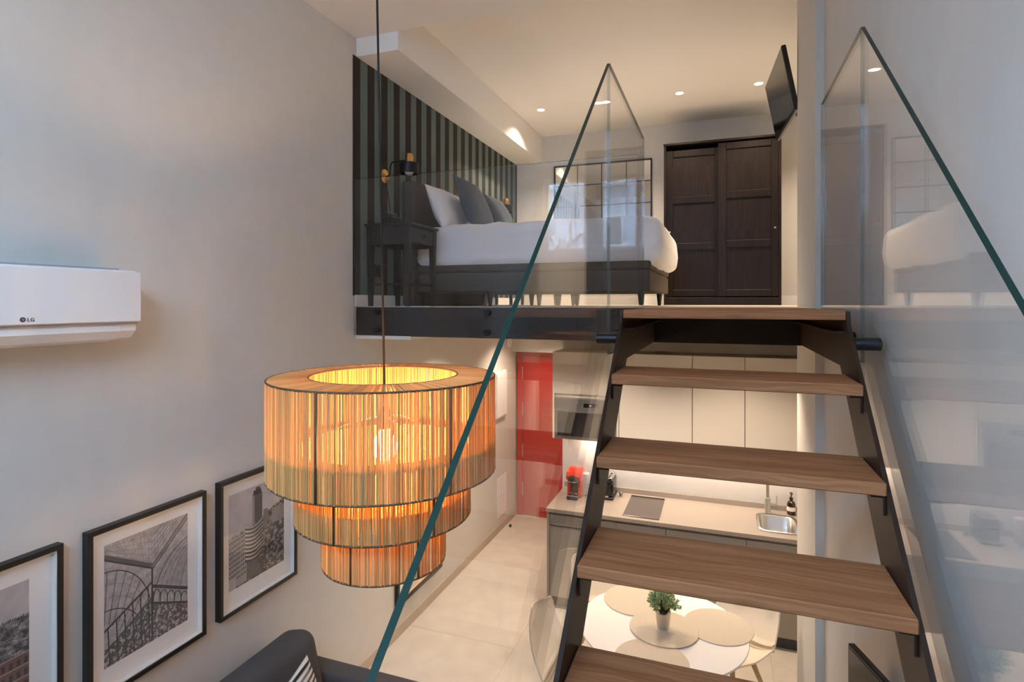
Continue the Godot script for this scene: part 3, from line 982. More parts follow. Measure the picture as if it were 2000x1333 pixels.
func upper_unit(x0: float, x1: float, label: String) -> Node3D:
	var t := thing("wall_cabinet", label, "cabinet", Vector3((x0 + x1) / 2, 1.39, -4.90), 0.0, "wall cabinets above the worktop")
	var w := x1 - x0
	part("carcass", box(Vector3(-w / 2 + 0.001, 0, -0.345), Vector3(w / 2 - 0.001, 0.768, -0.021)), M["carcass"], t)
	part("door", box(Vector3(-w / 2 + 0.0026, -0.012, -0.02), Vector3(w / 2 - 0.0026, 0.77, 0), 0.0012), M["cabinet beige"], t)
	return t

func kitchen() -> void:
	base_unit(-1.355, -0.793, "base cabinet at the corridor end of the kitchen worktop", 1)
	base_unit(-0.793, -0.398, "narrow base cabinet below the hob", 2)
	base_unit(-0.398, 0.194, "wide base cabinet between hob and sink", 2)
	base_unit(0.194, XK - 0.002, "base cabinet below the steel sink", 1)
	single("end_panel", box(Vector3(-1.376, 0.0, -5.245), Vector3(-1.356, 0.828, -4.645), 0.001), M["cabinet taupe"], "tall taupe end panel closing the kitchen run", "panel")
	# worktop with a hole for the sink
	var ws := []
	var sx0 := 0.30
	var sx1 := 0.56
	var sz0 := -5.08
	var sz1 := -4.74
	ws.append([Vector3(-1.377, 0.83, -5.248), Vector3(sx0, 0.86, -4.62)])
	ws.append([Vector3(sx1, 0.83, -5.248), Vector3(XK - 0.001, 0.86, -4.62)])
	ws.append([Vector3(sx0, 0.83, sz1), Vector3(sx1, 0.86, -4.62)])
	ws.append([Vector3(sx0, 0.83, -5.248), Vector3(sx1, 0.86, sz0)])
	var wt := thing("worktop", "long pale taupe kitchen worktop with low upstand", "worktop", Vector3.ZERO)
	part("slab", boxes(ws), M["worktop"], wt)
	part("upstand", box(Vector3(-1.377, 0.86, -5.248), Vector3(XK - 0.001, 0.905, -5.232), 0.001), M["worktop"], wt)
	# sink
	var sk := thing("sink", "small square stainless steel sink set in the worktop", "sink", Vector3((sx0 + sx1) / 2, 0.86, (sz0 + sz1) / 2))
	var hw := (sx1 - sx0) / 2
	var hd := (sz1 - sz0) / 2
	var prof := [[1.16, 0.0015], [1.16, 0.005], [1.02, 0.005], [0.985, 0.0], [0.93, -0.13], [0.86, -0.15], [0.3, -0.153]]
	var st := begin(true)
	var N := 48
	for i in prof.size() - 1:
		st.set_smooth_group(1 if i < 2 else 2)
		for k in N:
			var ring := []
			for q in [[i, k], [i, k + 1], [i + 1, k + 1], [i + 1, k]]:
				var a: float = TAU * q[1] / N
				var sc: float = prof[q[0]][0]
				var sq := pow(pow(absf(cos(a)), 6.0) + pow(absf(sin(a)), 6.0), -1.0 / 6.0)
				ring.append(Vector3(cos(a) * sq * hw * sc, prof[q[0]][1], sin(a) * sq * hd * sc))
			quad(st, ring[0], ring[1], ring[2], ring[3], Vector3.UP)
	part("bowl", done(st), M["steel"], sk)
	part("drain", lathe([Vector2(0.11, -0.154), Vector2(0.035, -0.154), Vector2(0.035, -0.150), Vector2(0.02, -0.156), Vector2(0, -0.156)], 20), M["chrome"], sk)
	# tap
	var tp := thing("tap", "tall square chrome kitchen tap behind the sink", "tap", Vector3(0.375, 0.8605, -5.135))
	part("body", cbox(Vector3(0.042, 0.13, 0.042), 0.004), M["steel"], tp, Vector3(0, 0.066, 0))
	part("riser", cbox(Vector3(0.024, 0.19, 0.024), 0.003), M["steel"], tp, Vector3(0, 0.225, 0))
	part("spout", cbox(Vector3(0.024, 0.018, 0.17), 0.003), M["steel"], tp, Vector3(0, 0.315, 0.07))
	part("lever", boxes([[Vector3(0.02, 0.068, -0.009), Vector3(0.075, 0.086, 0.009)], [Vector3(0.064, 0.086, -0.004), Vector3(0.072, 0.15, 0.004)]], 0.001), M["steel"], tp)
	# soap bottle
	var sb := thing("soap_bottle", "dark amber pump bottle with pale label beside the sink", "bottle", Vector3(0.555, 0.8605, -5.17))
	part("glass", lathe([Vector2(0, 0), Vector2(0.029, 0), Vector2(0.032, 0.004), Vector2(0.032, 0.085), Vector2(0.026, 0.102), Vector2(0.012, 0.112), Vector2(0.012, 0.122), Vector2(0, 0.122)], 24), M["amber glass"], sb)
	part("paper_label", lathe([Vector2(0.0325, 0.032), Vector2(0.0325, 0.066)], 24), M["paper label"], sb)
	part("pump", lathe([Vector2(0, 0.122), Vector2(0.014, 0.122), Vector2(0.014, 0.138), Vector2(0.004, 0.14), Vector2(0.004, 0.165), Vector2(0.011, 0.167), Vector2(0.011, 0.178), Vector2(0, 0.178)], 16), M["black plastic"], sb)
	part("nozzle", cbox(Vector3(0.01, 0.008, 0.045), 0.002), M["black plastic"], sb, Vector3(0, 0.173, 0.02))
	# hob
	var hb := thing("hob", "small two-ring glass hob let into the worktop", "hob", Vector3(-0.595, 0.8605, -4.925))
	part("glass_top", cbox(Vector3(0.29, 0.006, 0.51), 0.0015), M["hob glass"], hb, Vector3(0, 0.003, 0))
	part("control_strip", cbox(Vector3(0.29, 0.0065, 0.035), 0.001), M["dark glass"], hb, Vector3(0, 0.0034, -0.236))
	# coffee machine
	var cm := thing("coffee_machine", "small red capsule coffee machine with black front", "coffee machine", Vector3(-1.215, 0.8605, -4.99), 0.0)
	var side := PackedVector2Array([Vector2(-0.12, 0.0), Vector2(0.03, 0.0), Vector2(0.03, 0.15), Vector2(0.075, 0.165), Vector2(0.082, 0.20), Vector2(0.06, 0.232), Vector2(0.0, 0.252), Vector2(-0.07, 0.248), Vector2(-0.115, 0.22), Vector2(-0.125, 0.12)])
	part("body", solid_plate(side, Vector3(0, 0, 1), Vector3.UP, Vector3.RIGHT, -0.062, 0.062), M["red plastic"], cm)
	part("front_panel", cbox(Vector3(0.07, 0.12, 0.012), 0.004), M["black plastic"], cm, Vector3(0, 0.085, 0.034))
	part("head", lathe([Vector2(0, 0), Vector2(0.046, 0), Vector2(0.05, 0.008), Vector2(0.048, 0.035), Vector2(0.036, 0.045), Vector2(0, 0.047)], 24), M["black plastic"], cm, Vector3(0, 0.152, 0.062))
	part("lever", cbox(Vector3(0.045, 0.012, 0.03), 0.004), M["chrome"], cm, Vector3(0, 0.206, 0.068))
	part("head_ring", lathe([Vector2(0.047, 0.0), Vector2(0.053, 0.002), Vector2(0.053, 0.009), Vector2(0.047, 0.01)], 24), M["chrome"], cm, Vector3(0, 0.152, 0.062))
	part("drip_tray", boxes([[Vector3(-0.05, 0.001, 0.031), Vector3(0.05, 0.034, 0.115)]], 0.006), M["black plastic"], cm)
	part("tray_rim", boxes([[Vector3(-0.052, 0.034, 0.106), Vector3(0.052, 0.040, 0.117)], [Vector3(-0.052, 0.034, 0.04), Vector3(-0.045, 0.040, 0.106)], [Vector3(0.045, 0.034, 0.04), Vector3(0.052, 0.040, 0.106)]], 0.001), M["chrome"], cm)
	part("water_tank", cbox(Vector3(0.055, 0.19, 0.07), 0.006), M["grey plastic"], cm, Vector3(0.083, 0.10, -0.08))
	for sx in [-1, 1]:
		single("coffee_capsule", lathe([Vector2(0, 0), Vector2(0.011, 0), Vector2(0.015, 0.022), Vector2(0.018, 0.024), Vector2(0.018, 0.026), Vector2(0, 0.027)], 18), M["gold foil"], "gold coffee capsule on the %s of the coffee machine's drip tray" % ["left", "", "right"][sx + 1], "capsule", Vector3(-1.215 + sx * 0.022, 0.8605 + 0.0345, -4.99 + 0.078), Vector3.ZERO, "capsules on the drip tray")
	# toaster
	var to := thing("toaster", "glossy black toaster with chrome top on the worktop", "toaster", Vector3(-0.935, 0.8605, -5.10))
	part("body", rounded_box(Vector3(0.12, 0.165, 0.22), 0.03, 4, 2), M["dark glass"], to, Vector3(0, 0.1, 0))
	part("foot_plate", cbox(Vector3(0.125, 0.022, 0.225), 0.006), M["black plastic"], to, Vector3(0, 0.0112, 0))
	part("top_plate", boxes([[Vector3(-0.05, 0.178, -0.1), Vector3(-0.028, 0.188, 0.1)], [Vector3(-0.011, 0.178, -0.1), Vector3(0.011, 0.188, 0.1)], [Vector3(0.028, 0.178, -0.1), Vector3(0.05, 0.188, 0.1)], [Vector3(-0.05, 0.178, -0.1), Vector3(0.05, 0.186, -0.085)], [Vector3(-0.05, 0.178, 0.085), Vector3(0.05, 0.186, 0.1)]], 0.001), M["chrome"], to)
	part("bun_rack", boxes([[Vector3(-0.045, 0.188, -0.07), Vector3(-0.041, 0.205, -0.066)], [Vector3(0.041, 0.188, -0.07), Vector3(0.045, 0.205, -0.066)], [Vector3(-0.045, 0.205, -0.07), Vector3(0.045, 0.209, -0.066)], [Vector3(-0.045, 0.188, 0.06), Vector3(-0.041, 0.205, 0.064)], [Vector3(0.041, 0.188, 0.06), Vector3(0.045, 0.205, 0.064)], [Vector3(-0.045, 0.205, 0.06), Vector3(0.045, 0.209, 0.064)]]), M["chrome"], to)
	part("lever", cbox(Vector3(0.035, 0.012, 0.02), 0.003), M["black plastic"], to, Vector3(0, 0.13, 0.118))
	var tm := TextMesh.new()
	tm.text = "TOP"
	tm.font_size = 24
	tm.pixel_size = 0.0009
	tm.depth = 0.001
	part("lettering", tm, M["paper label"], to, Vector3(0.0, 0.03, 0.1135))
	# little spice grinder by the toaster
	single("bottle_stopper", lathe([Vector2(0, 0), Vector2(0.014, 0), Vector2(0.016, 0.01), Vector2(0.012, 0.022), Vector2(0.02, 0.03), Vector2(0.017, 0.04), Vector2(0, 0.043)], 18), M["chrome"], "tiny chrome stopper standing between toaster and hob", "stopper", Vector3(-0.826, 0.8605, -5.12))
	# wall cabinets
	upper_unit(-0.808, -0.208, "wide beige wall cabinet next to the microwave")
	upper_unit(-0.208, 0.193, "middle beige wall cabinet with a single door")
	upper_unit(0.193, XK - 0.002, "beige wall cabinet above the sink")
	var mu := thing("microwave_cabinet", "beige wall cabinet that holds the built-in microwave", "cabinet", Vector3(-1.104, 1.39, -4.90))
	part("carcass", boxes([[Vector3(-0.294, 0, -0.345), Vector3(-0.276, 0.77, -0.001)], [Vector3(0.276, 0, -0.345), Vector3(0.294, 0.77, -0.001)], [Vector3(-0.276, 0.365, -0.345), Vector3(0.276, 0.77, -0.021)], [Vector3(-0.276, 0, -0.345), Vector3(0.276, 0.37, -0.33)]]), M["cabinet beige"], mu)
	part("door", box(Vector3(-0.2755, 0.40, -0.02), Vector3(0.2755, 0.77, 0), 0.0012), M["cabinet beige"], mu)
	var mw := thing("microwave", "built-in steel microwave oven with dark glass door", "microwave", Vector3(-1.104, 1.392, -4.90))
	part("housing", box(Vector3(-0.274, 0, -0.32), Vector3(0.274, 0.36, -0.002)), M["steel"], mw)
	part("control_panel", box(Vector3(-0.274, 0.262, -0.002), Vector3(0.274, 0.36, 0.016), 0.002), M["steel"], mw)
	part("display", box(Vector3(-0.01, 0.288, 0.0162), Vector3(0.115, 0.325, 0.0175)), M["dark glass"], mw)
	for k in 4:
		part("button", cyl(0.005, 0.004, 12), M["chrome"], mw, Vector3([-0.07, -0.045, 0.15, 0.18][k], 0.306, 0.016), Vector3(PI / 2, 0, 0))
	part("clock_digit", boxes([[Vector3(0.046, 0.300, 0.0176), Vector3(0.049, 0.314, 0.0182)], [Vector3(0.055, 0.300, 0.0176), Vector3(0.058, 0.314, 0.0182)]]), M["clock glow"], mw)
	var md := part("door", box(Vector3(-0.274, 0.0, -0.002), Vector3(0.274, 0.258, 0.012), 0.002), M["steel"], mw)
	part("door_window", box(Vector3(-0.245, 0.028, 0.012), Vector3(0.245, 0.24, 0.015), 0.001), M["dark glass"], md)
	# strip light under the cabinets
	var ls := thing("under_cabinet_light", "warm strip light under the wall cabinets", "light", Vector3(-0.3, 1.387, -5.15))
	part("diffuser", box(Vector3(-0.9, -0.008, -0.012), Vector3(0.9, 0, 0.012)), M["led glow"], ls)
	var al := AreaLight3D.new()
	al.name = "under_cabinet_glow"
	al.area_size = Vector2(1.8, 0.024)
	al.light_color = Color(1.0, 0.91, 0.82)
	al.light_energy = 1.05
	al.shadow_enabled = true
	add_child(al)
	al.position = Vector3(-0.3, 1.377, -5.15)
	al.rotation = Vector3(-PI / 2, 0, 0)
	# small tin on top of the cabinets
	single("cable_coil", tube(circle(Vector3.ZERO, 0.05, 24), 0.006, 6, true), M["carcass"], "loose coil of cable lying on top of the wall cabinets", "cable", Vector3(-0.47, 2.168, -5.08))

# ------------------------------------------------------------------ dining corner
func shell_point(u: float, v: float) -> Vector3:
	var y: float
	var z: float
	var halfw: float
	var curl: float
	if u < 0.5:          # seat, front to rear
		var s := u / 0.5
		z = lerpf(0.21, -0.15, s)
		y = 0.445 - 0.02 * sin(s * PI) + 0.012 * (1.0 - s) - 0.02 * pow(1.0 - s, 6.0)
		halfw = lerpf(0.205, 0.235, smoothstep(0.0, 0.5, s))
		curl = 0.045 + 0.03 * s
	else:
		var s := (u - 0.5) / 0.5
		var a := s * 1.0
		z = -0.15 - 0.075 * sin(minf(a * 2.2, PI / 2)) - 0.05 * s
		y = 0.445 + 0.37 * s - 0.02 * (1 - s)
		halfw = lerpf(0.235, 0.20, s) * sqrt(maxf(0.0, 1.0 - pow(maxf(0.0, (s - 0.78) / 0.235), 3.0)))
		curl = 0.075 * (1.0 - 0.55 * s)
	var c := (v - 0.5) * 2.0
	var lift := curl * pow(absf(c), 2.2)
	if u < 0.5:
		return Vector3(c * halfw, y + lift, z)
	var s2 := (u - 0.5) / 0.5
	return Vector3(c * halfw, y + lift * (1.0 - s2), z + lift * (0.4 + 0.9 * s2))

func chair(at: Vector3, turn: float, label: String) -> void:
	var t := thing("dining_chair", label, "chair", at, turn, "shell chairs around the table")
	# local: the sitter looks along +z, the back is at -z
	part("shell", shell_sheet(22, 14, 0.008), M["cream shell"], t)
	for sx in [-1.0, 1.0]:
		for sz in [-1.0, 1.0]:
			part("leg", tube([Vector3(sx * 0.085, 0.425, sz * 0.08 - 0.01), Vector3(sx * 0.21, 0.0, sz * 0.20 - 0.01)], [0.017, 0.010], 10), M["pale wood"], t)
	part("under_frame", tube([Vector3(-0.085, 0.41, -0.09), Vector3(0.085, 0.41, 0.07)], 0.006, 6), M["black metal"], t)
	part("under_frame", tube([Vector3(0.085, 0.41, -0.09), Vector3(-0.085, 0.41, 0.07)], 0.006, 6), M["black metal"], t)

func dining() -> void:
	var tc := Vector3(-0.31, 0, -3.36)
	var t := thing("dining_table", "round white dining table seen through the open stair treads", "table", tc)
	part("table_top", lathe([Vector2(0, 0.715), Vector2(0.43, 0.715), Vector2(0.463, 0.728), Vector2(0.466, 0.735), Vector2(0.463, 0.74), Vector2(0, 0.74)], 72), M["table white"], t)
	part("pedestal", lathe([Vector2(0.11, 0.714), Vector2(0.07, 0.66), Vector2(0.04, 0.5), Vector2(0.036, 0.3), Vector2(0.05, 0.14), Vector2(0.13, 0.045), Vector2(0.21, 0.018), Vector2(0.22, 0.006), Vector2(0.22, 0.0), Vector2(0, 0)], 48), M["table white"], t)
	var pm := lathe([Vector2(0, 0), Vector2(0.186, 0), Vector2(0.19, 0.002), Vector2(0.188, 0.0042), Vector2(0.175, 0.0046), Vector2(0.17, 0.0042), Vector2(0.13, 0.0046), Vector2(0.125, 0.0042), Vector2(0.08, 0.0046), Vector2(0.075, 0.0042), Vector2(0.03, 0.0046), Vector2(0, 0.0042)], 56)
	for q in [[-0.495, -3.60, 0.0, "round woven placemat at the back left of the table"], [-0.005, -3.47, 0.0, "round woven placemat on the right of the table, beside the plant"], [-0.33, -3.02, 0.0, "round woven placemat at the stair side of the table"], [-0.295, -3.335, 0.0052, "round woven placemat in the middle, under the potted plant"]]:
		single("placemat", pm, M["placemat"], q[3], "placemat", Vector3(q[0], 0.7405 + q[2], q[1]), Vector3.ZERO, "round woven placemats")
	# plant
	var pp := thing("potted_plant", "small bushy green plant in a pale metal pot", "plant", Vector3(-0.30, 0.7505, -3.335))
	part("pot", lathe([Vector2(0, 0), Vector2(0.031, 0), Vector2(0.033, 0.004), Vector2(0.043, 0.088), Vector2(0.045, 0.092), Vector2(0.042, 0.093), Vector2(0.040, 0.086), Vector2(0, 0.08)], 32), M["pot metal"], pp)
	rng.seed = 4242
	var st := begin()
	var sm := begin(true)
	for i in 105:
		var a := rng.randf() * TAU
		var el := acos(rng.randf_range(-0.15, 1.0))
		var d := Vector3(sin(el) * cos(a), cos(el), sin(el) * sin(a))
		var tip := Vector3(0, 0.14, 0) + d * rng.randf_range(0.055, 0.093)
		var base := Vector3(cos(a) * 0.015, 0.08, sin(a) * 0.015)
		var midp := base.lerp(tip, 0.5) + Vector3(0, 0.012, 0)
		sm.set_color(Color(0.10, 0.13, 0.05))
		add_tube(sm, [base, midp, tip], 0.0011, 4)
		for k in 9:
			var q := 0.35 + 0.08 * k
			var at := midp.lerp(tip, clampf((q - 0.4) / 0.6, 0, 1))
			var dir := (d + Vector3(rng.randf_range(-1, 1), rng.randf_range(-0.4, 1), rng.randf_range(-1, 1)) * 0.9).normalized()
			var sidev := dir.cross(Vector3(rng.randf_range(-1, 1), rng.randf_range(-1, 1), rng.randf_range(-1, 1))).normalized()
			var ln := rng.randf_range(0.015, 0.024)
			var wd := ln * 0.30
			var up := sidev.cross(dir).normalized() * ln * 0.12
			var g := rng.randf_range(0.7, 1.9)
			st.set_color(Color(0.34 * g, 0.40 * g, 0.20 * g))
			var p0 := at
			var p1 := at + dir * ln * 0.5 + sidev * wd + up
			var p2 := at + dir * ln
			var p3 := at + dir * ln * 0.5 - sidev * wd + up
			quad(st, p0, p1, p2, p3, up)
	var fo := part("foliage", done(st), M["leaf"], pp)
	fo.set_meta("kind", "stuff")
	var stm := part("stems", done(sm), M["leaf"], pp)
	stm.set_meta("kind", "stuff")
	# chairs face the table
	for q in [[Vector2(-0.76, -3.20), "cream shell chair on the corridor side of the table, left of the stair"], [Vector2(-0.70, -3.92), "cream shell chair behind the table, nearest the kitchen end panel"], [Vector2(0.05, -3.80), "cream shell chair at the right of the table, in front of the sink"]]:
		var p: Vector2 = q[0]
		var d := Vector2(tc.x, tc.z) - p
		if p.y > -3.5:
			d = Vector2(0.995, 0.03)      # pushed in askew
		chair(Vector3(p.x, 0, p.y), atan2(d.x, d.y), q[1])

# ------------------------------------------------------------------ living room
func sofa() -> void:
	var zf := -2.68
	var t := thing("sofa", "dark grey fabric sofa against the left wall below the pictures", "sofa", Vector3(-1.88, 0, -1.7))
	var S: Material = M["sofa cloth"]
	part("base", rounded_box(Vector3(0.84, 0.24, 1.86), 0.03, 3, 2), S, t, Vector3(0, 0.25, 0.02))
	part("arm", rounded_box(Vector3(0.86, 0.40, 0.16), 0.045, 4, 2), S, t, Vector3(0.0, 0.40, -0.90))
	part("arm", rounded_box(Vector3(0.86, 0.40, 0.16), 0.045, 4, 2), S, t, Vector3(0.0, 0.40, 0.94))
	part("back", rounded_box(Vector3(0.20, 0.50, 1.70), 0.05, 4, 2), S, t, Vector3(-0.34, 0.50, 0.02))
	for k in 2:
		part("seat_cushion", rounded_box(Vector3(0.62, 0.15, 0.83), 0.05, 4, 3), S, t, Vector3(0.11, 0.43, -0.40 + 0.84 * k))
		part("back_cushion", rounded_box(Vector3(0.22, 0.46, 0.83), 0.085, 5, 3), S, t, Vector3(-0.21, 0.62, -0.42 + 0.84 * k), Vector3(0, 0, 0.24))
	for q in [[0.36, 0.86], [0.36, -0.82], [-0.36, 0.86], [-0.36, -0.82]]:
		part("leg", cyl(0.02, 0.13, 12), M["dark furniture"], t, Vector3(q[0], 0, q[1]))
	single("striped_cushion", pillow(0.37, 0.36, 0.12, 0.08), M["cushion stripes"], "black and white striped cushion on the grey sofa", "cushion", Vector3(-1.82, 0.68, -2.13), Vector3(-0.35, PI / 2 + 0.1, 0.12))

func air_conditioner() -> void:
	var z0 := -1.612
	var z1 := -0.775
	var t := thing("air_conditioner", "white wall-mounted air conditioner high on the left wall", "air conditioner", Vector3(XL + 0.001, 2.59, (z0 + z1) / 2))
	var w := z1 - z0
	var P := PackedVector2Array([Vector2(0, -0.11), Vector2(0, 0.135), Vector2(0.165, 0.135), Vector2(0.185, 0.128), Vector2(0.1925, 0.10), Vector2(0.1925, -0.06), Vector2(0.186, -0.068), Vector2(0.178, -0.075), Vector2(0.175, -0.10), Vector2(0.15, -0.128), Vector2(0.10, -0.14), Vector2(0.02, -0.13)])
	part("housing", solid_plate(P, Vector3.RIGHT, Vector3.UP, Vector3(0, 0, 1), -w / 2 + 0.004, w / 2 - 0.004), M["white plastic"], t)
	part("front_panel", box(Vector3(0.1925, -0.064, -w / 2), Vector3(0.2, 0.128, w / 2), 0.003), M["white plastic"], t)
	part("shadow_gap", box(Vector3(0.17, -0.074, -w / 2 + 0.006), Vector3(0.188, -0.068, w / 2 - 0.006)), M["grey plastic"], t)
	part("louver", solid_plate(PackedVector2Array([Vector2(0.176, -0.078), Vector2(0.18, -0.078), Vector2(0.182, -0.10), Vector2(0.155, -0.131), Vector2(0.11, -0.143), Vector2(0.108, -0.139), Vector2(0.152, -0.126), Vector2(0.177, -0.098)]), Vector3.RIGHT, Vector3.UP, Vector3(0, 0, 1), -w / 2 + 0.07, w / 2 - 0.07), M["white plastic"], t)
	var slats := []
	for k in 7:
		slats.append([Vector3(0.02 + k * 0.02, 0.135, -w / 2 + 0.05), Vector3(0.028 + k * 0.02, 0.142, w / 2 - 0.05)])
	part("intake_grille", boxes(slats), M["grey plastic"], t)
	# emblem: dark disc and two letters
	var zc := -1.205 - (z0 + z1) / 2
	part("emblem_disc", cyl(0.0085, 0.0012, 24, 0.0003), M["ink grey"], t, Vector3(0.2, -0.047, zc), Vector3(0, 0, -PI / 2))
	part("emblem_mark", boxes([[Vector3(0.2012, -0.0475, zc - 0.0045), Vector3(0.2016, -0.0465, zc - 0.0005)], [Vector3(0.2012, -0.051, zc - 0.0003), Vector3(0.2016, -0.042, zc + 0.0005)]]), M["white plastic"], t)
	var tm := TextMesh.new()
	tm.text = "LG"
	tm.font_size = 20
	tm.pixel_size = 0.0009
	tm.depth = 0.0012
	tm.horizontal_alignment = HORIZONTAL_ALIGNMENT_LEFT
	part("emblem_letters", tm, M["ink grey"], t, Vector3(0.2006, -0.047, zc - 0.012), Vector3(0, PI / 2, 0))

func door() -> void:
	var x0 := -2.33
	var x1 := -1.43
	var t := part("door_1", boxes([[Vector3(x0, 0, ZB + 0.001), Vector3(x0 + 0.075, 2.03, ZB + 0.05)], [Vector3(x1 - 0.075, 0, ZB + 0.001), Vector3(x1, 2.03, ZB + 0.05)], [Vector3(x0 + 0.075, 1.955, ZB + 0.001), Vector3(x1 - 0.075, 2.03, ZB + 0.05)]], 0.002), M["red lacquer"], self)
	t.set_meta("kind", "structure")
	t.set_meta("label", "glossy red front door with red frame")
	var lf := part("door_leaf", box(Vector3(x0 + 0.077, 0.005, ZB + 0.002), Vector3(x1 - 0.077, 1.953, ZB + 0.040), 0.003), M["red lacquer"], t)
	for k in 3:
		part("door_panel", box(Vector3(x0 + 0.19, 0.15 + k * 0.60, ZB + 0.040), Vector3(x1 - 0.19, 0.62 + k * 0.60, ZB + 0.046), 0.005), M["red lacquer"], lf)
	for y in [0.33, 0.80, 1.30, 1.74]:
		part("hinge", cyl(0.007, 0.16, 12), M["chrome"], t, Vector3(x0 + 0.077, y - 0.08, ZB + 0.052))
	part("door_handle", tube([Vector3(x1 - 0.13, 1.0, ZB + 0.045), Vector3(x1 - 0.13, 1.0, ZB + 0.09), Vector3(x1 - 0.25, 1.0, ZB + 0.09)], 0.009, 10), M["chrome"], t)

func downlight(x: float, y: float, z: float, label: String, grp: String, energy: float, cone: float) -> void:
	var t := thing("downlight", label, "downlight", Vector3(x, y, z), 0.0, grp)
	part("trim_ring", lathe([Vector2(0.038, 0.0), Vector2(0.038, -0.003), Vector2(0.050, -0.003), Vector2(0.052, 0.0)], 28), M["white lacquer"], t)
	part("lens", lathe([Vector2(0, -0.002), Vector2(0.037, -0.002)], 28), M["downlight glow"], t)
	var l := SpotLight3D.new()
	l.name = "downlight_beam"
	l.light_color = Color(1.0, 0.90, 0.79)
	l.light_energy = energy
	l.spot_angle = cone
	l.spot_angle_attenuation = 0.7
	l.spot_range = 8.0
	l.light_size = 0.035
	l.shadow_enabled = true
	add_child(l, true)
	l.position = Vector3(x, y - 0.008, z)
	l.rotation = Vector3(-PI / 2, 0, 0)

func wall_fittings() -> void:
	var p := thing("fuse_box", "white rectangular fuse box cover on the corridor wall", "fuse box", Vector3(XL + 0.001, 1.29, -6.03))
	part("body", box(Vector3(0, 0, -0.17), Vector3(0.022, 0.53, 0.17), 0.004), M["white plastic"], p)
	part("cover", box(Vector3(0.022, 0.02, -0.155), Vector3(0.034, 0.51, 0.155), 0.005), M["white plastic"], p)
	for q in [[0.50, "upper"], [0.275, "lower"]]:
		single("cover_plate", box(Vector3(0, -0.11, -0.14), Vector3(0.006, 0.11, 0.14), 0.002), M["white plastic"], "%s of two flat white cover plates low on the corridor wall" % q[1], "wall plate", Vector3(XL + 0.001, q[0], -6.10), Vector3.ZERO, "cover plates on the corridor wall")
	single("doorbell_chime", cyl(0.06, 0.03, 28, 0.006), M["white plastic"], "round white chime high on the wall beside the red door", "chime", Vector3(XL + 0.001, 2.13, -6.31), Vector3(0, 0, -PI / 2))
	single("door_stop", cyl(0.014, 0.03, 16, 0.003), M["black plastic"], "small dark door stop on the corridor floor", "door stop", Vector3(-2.27, 0.001, -6.18))
	var m := thing("leaning_mirror", "tall dark-framed mirror on the wall beyond the pendant lamp", "mirror", Vector3(XL + 0.001, 0.245, -4.18))
	part("frame", boxes([[Vector3(0, 0, -0.373), Vector3(0.03, 1.46, -0.343)], [Vector3(0, 0, 0.343), Vector3(0.03, 1.46, 0.373)], [Vector3(0, 0, -0.343), Vector3(0.03, 0.03, 0.343)], [Vector3(0, 1.43, -0.343), Vector3(0.03, 1.46, 0.343)]], 0.002), M["frame black"], m)
	part("inner_trim", boxes([[Vector3(0.004, 0.03, -0.343), Vector3(0.02, 1.43, -0.333)], [Vector3(0.004, 0.03, 0.333), Vector3(0.02, 1.43, 0.343)], [Vector3(0.004, 0.03, -0.333), Vector3(0.02, 0.04, 0.333)]]), M["pale wood"], m)
	part("mirror_glass", box(Vector3(0.003, 0.031, -0.342), Vector3(0.008, 1.429, 0.342)), M["mirror"], m)
	# television on the right wall below
	var v := thing("wall_screen", "dark flat screen angled out from the right wall under the stair", "screen", Vector3(0.448, 0.95, -1.955))
	v.rotation = Vector3(0, -PI / 2 + 0.31, 0)
	var h := part("housing", cbox(Vector3(0.31, 0.55, 0.022), 0.003), M["black plastic"], v, Vector3(0, 0.275, 0))
	part("screen", cbox(Vector3(0.29, 0.53, 0.002), 0.0005), M["screen"], h, Vector3(0, 0, 0.0115))
	part("bracket", cbox(Vector3(0.10, 0.10, 0.03), 0.003), M["black metal"], v, Vector3(0.05, 0.275, -0.026))
	# sockets and things by the bed
	for q in [[2.83, "upper"], [2.90, "x"]]:
		if q[1] == "x": continue
		var s := thing("wall_socket", "black double socket on the striped wall behind the nightstand", "socket", Vector3(XL + 0.004, q[0], -3.60))
		part("plate", box(Vector3(0, -0.045, -0.085), Vector3(0.01, 0.045, 0.085), 0.002), M["black plastic"], s)
		for k in 2:
			part("outlet", lathe([Vector2(0.0, 0.001), Vector2(0.017, 0.001), Vector2(0.02, 0.0), Vector2(0.021, 0.003), Vector2(0.024, 0.003), Vector2(0.025, 0)], 18), M["black metal"], s, Vector3(0.0102, 0, -0.04 + 0.08 * k), Vector3(0, 0, -PI / 2))
	var ph := thing("telephone", "black box-shaped telephone standing on the near nightstand", "telephone", Vector3(-2.20, LF + 0.5805, -3.52))
	part("body", cbox(Vector3(0.09, 0.055, 0.13), 0.006), M["black plastic"], ph, Vector3(0, 0.0278, 0))
	part("handset", rounded_box(Vector3(0.04, 0.035, 0.15), 0.015, 3, 2), M["black plastic"], ph, Vector3(-0.01, 0.0725, 0))

# ------------------------------------------------------------------ outside
func branch(st: SurfaceTool, a: Vector3, d: Vector3, ln: float, r: float, depth: int) -> void:
	var b := a + d * ln
	var m := a.lerp(b, 0.5) + Vector3(rng.randf_range(-1, 1), 0, rng.randf_range(-1, 1)) * ln * 0.06
	add_tube(st, [a, m, b], [r, r * 0.85, r * 0.65], 5, false, false)
	if depth == 0: return
	var n := 3 if depth > 1 else 2
	for k in n:
		var ax := Vector3(rng.randf_range(-1, 1), rng.randf_range(-0.3, 0.6), rng.randf_range(-1, 1)).normalized()
		branch(st, a.lerp(b, rng.randf_range(0.55, 1.0)), (d + ax * 0.75).normalized(), ln * rng.randf_range(0.6, 0.82), r * 0.58, depth - 1)

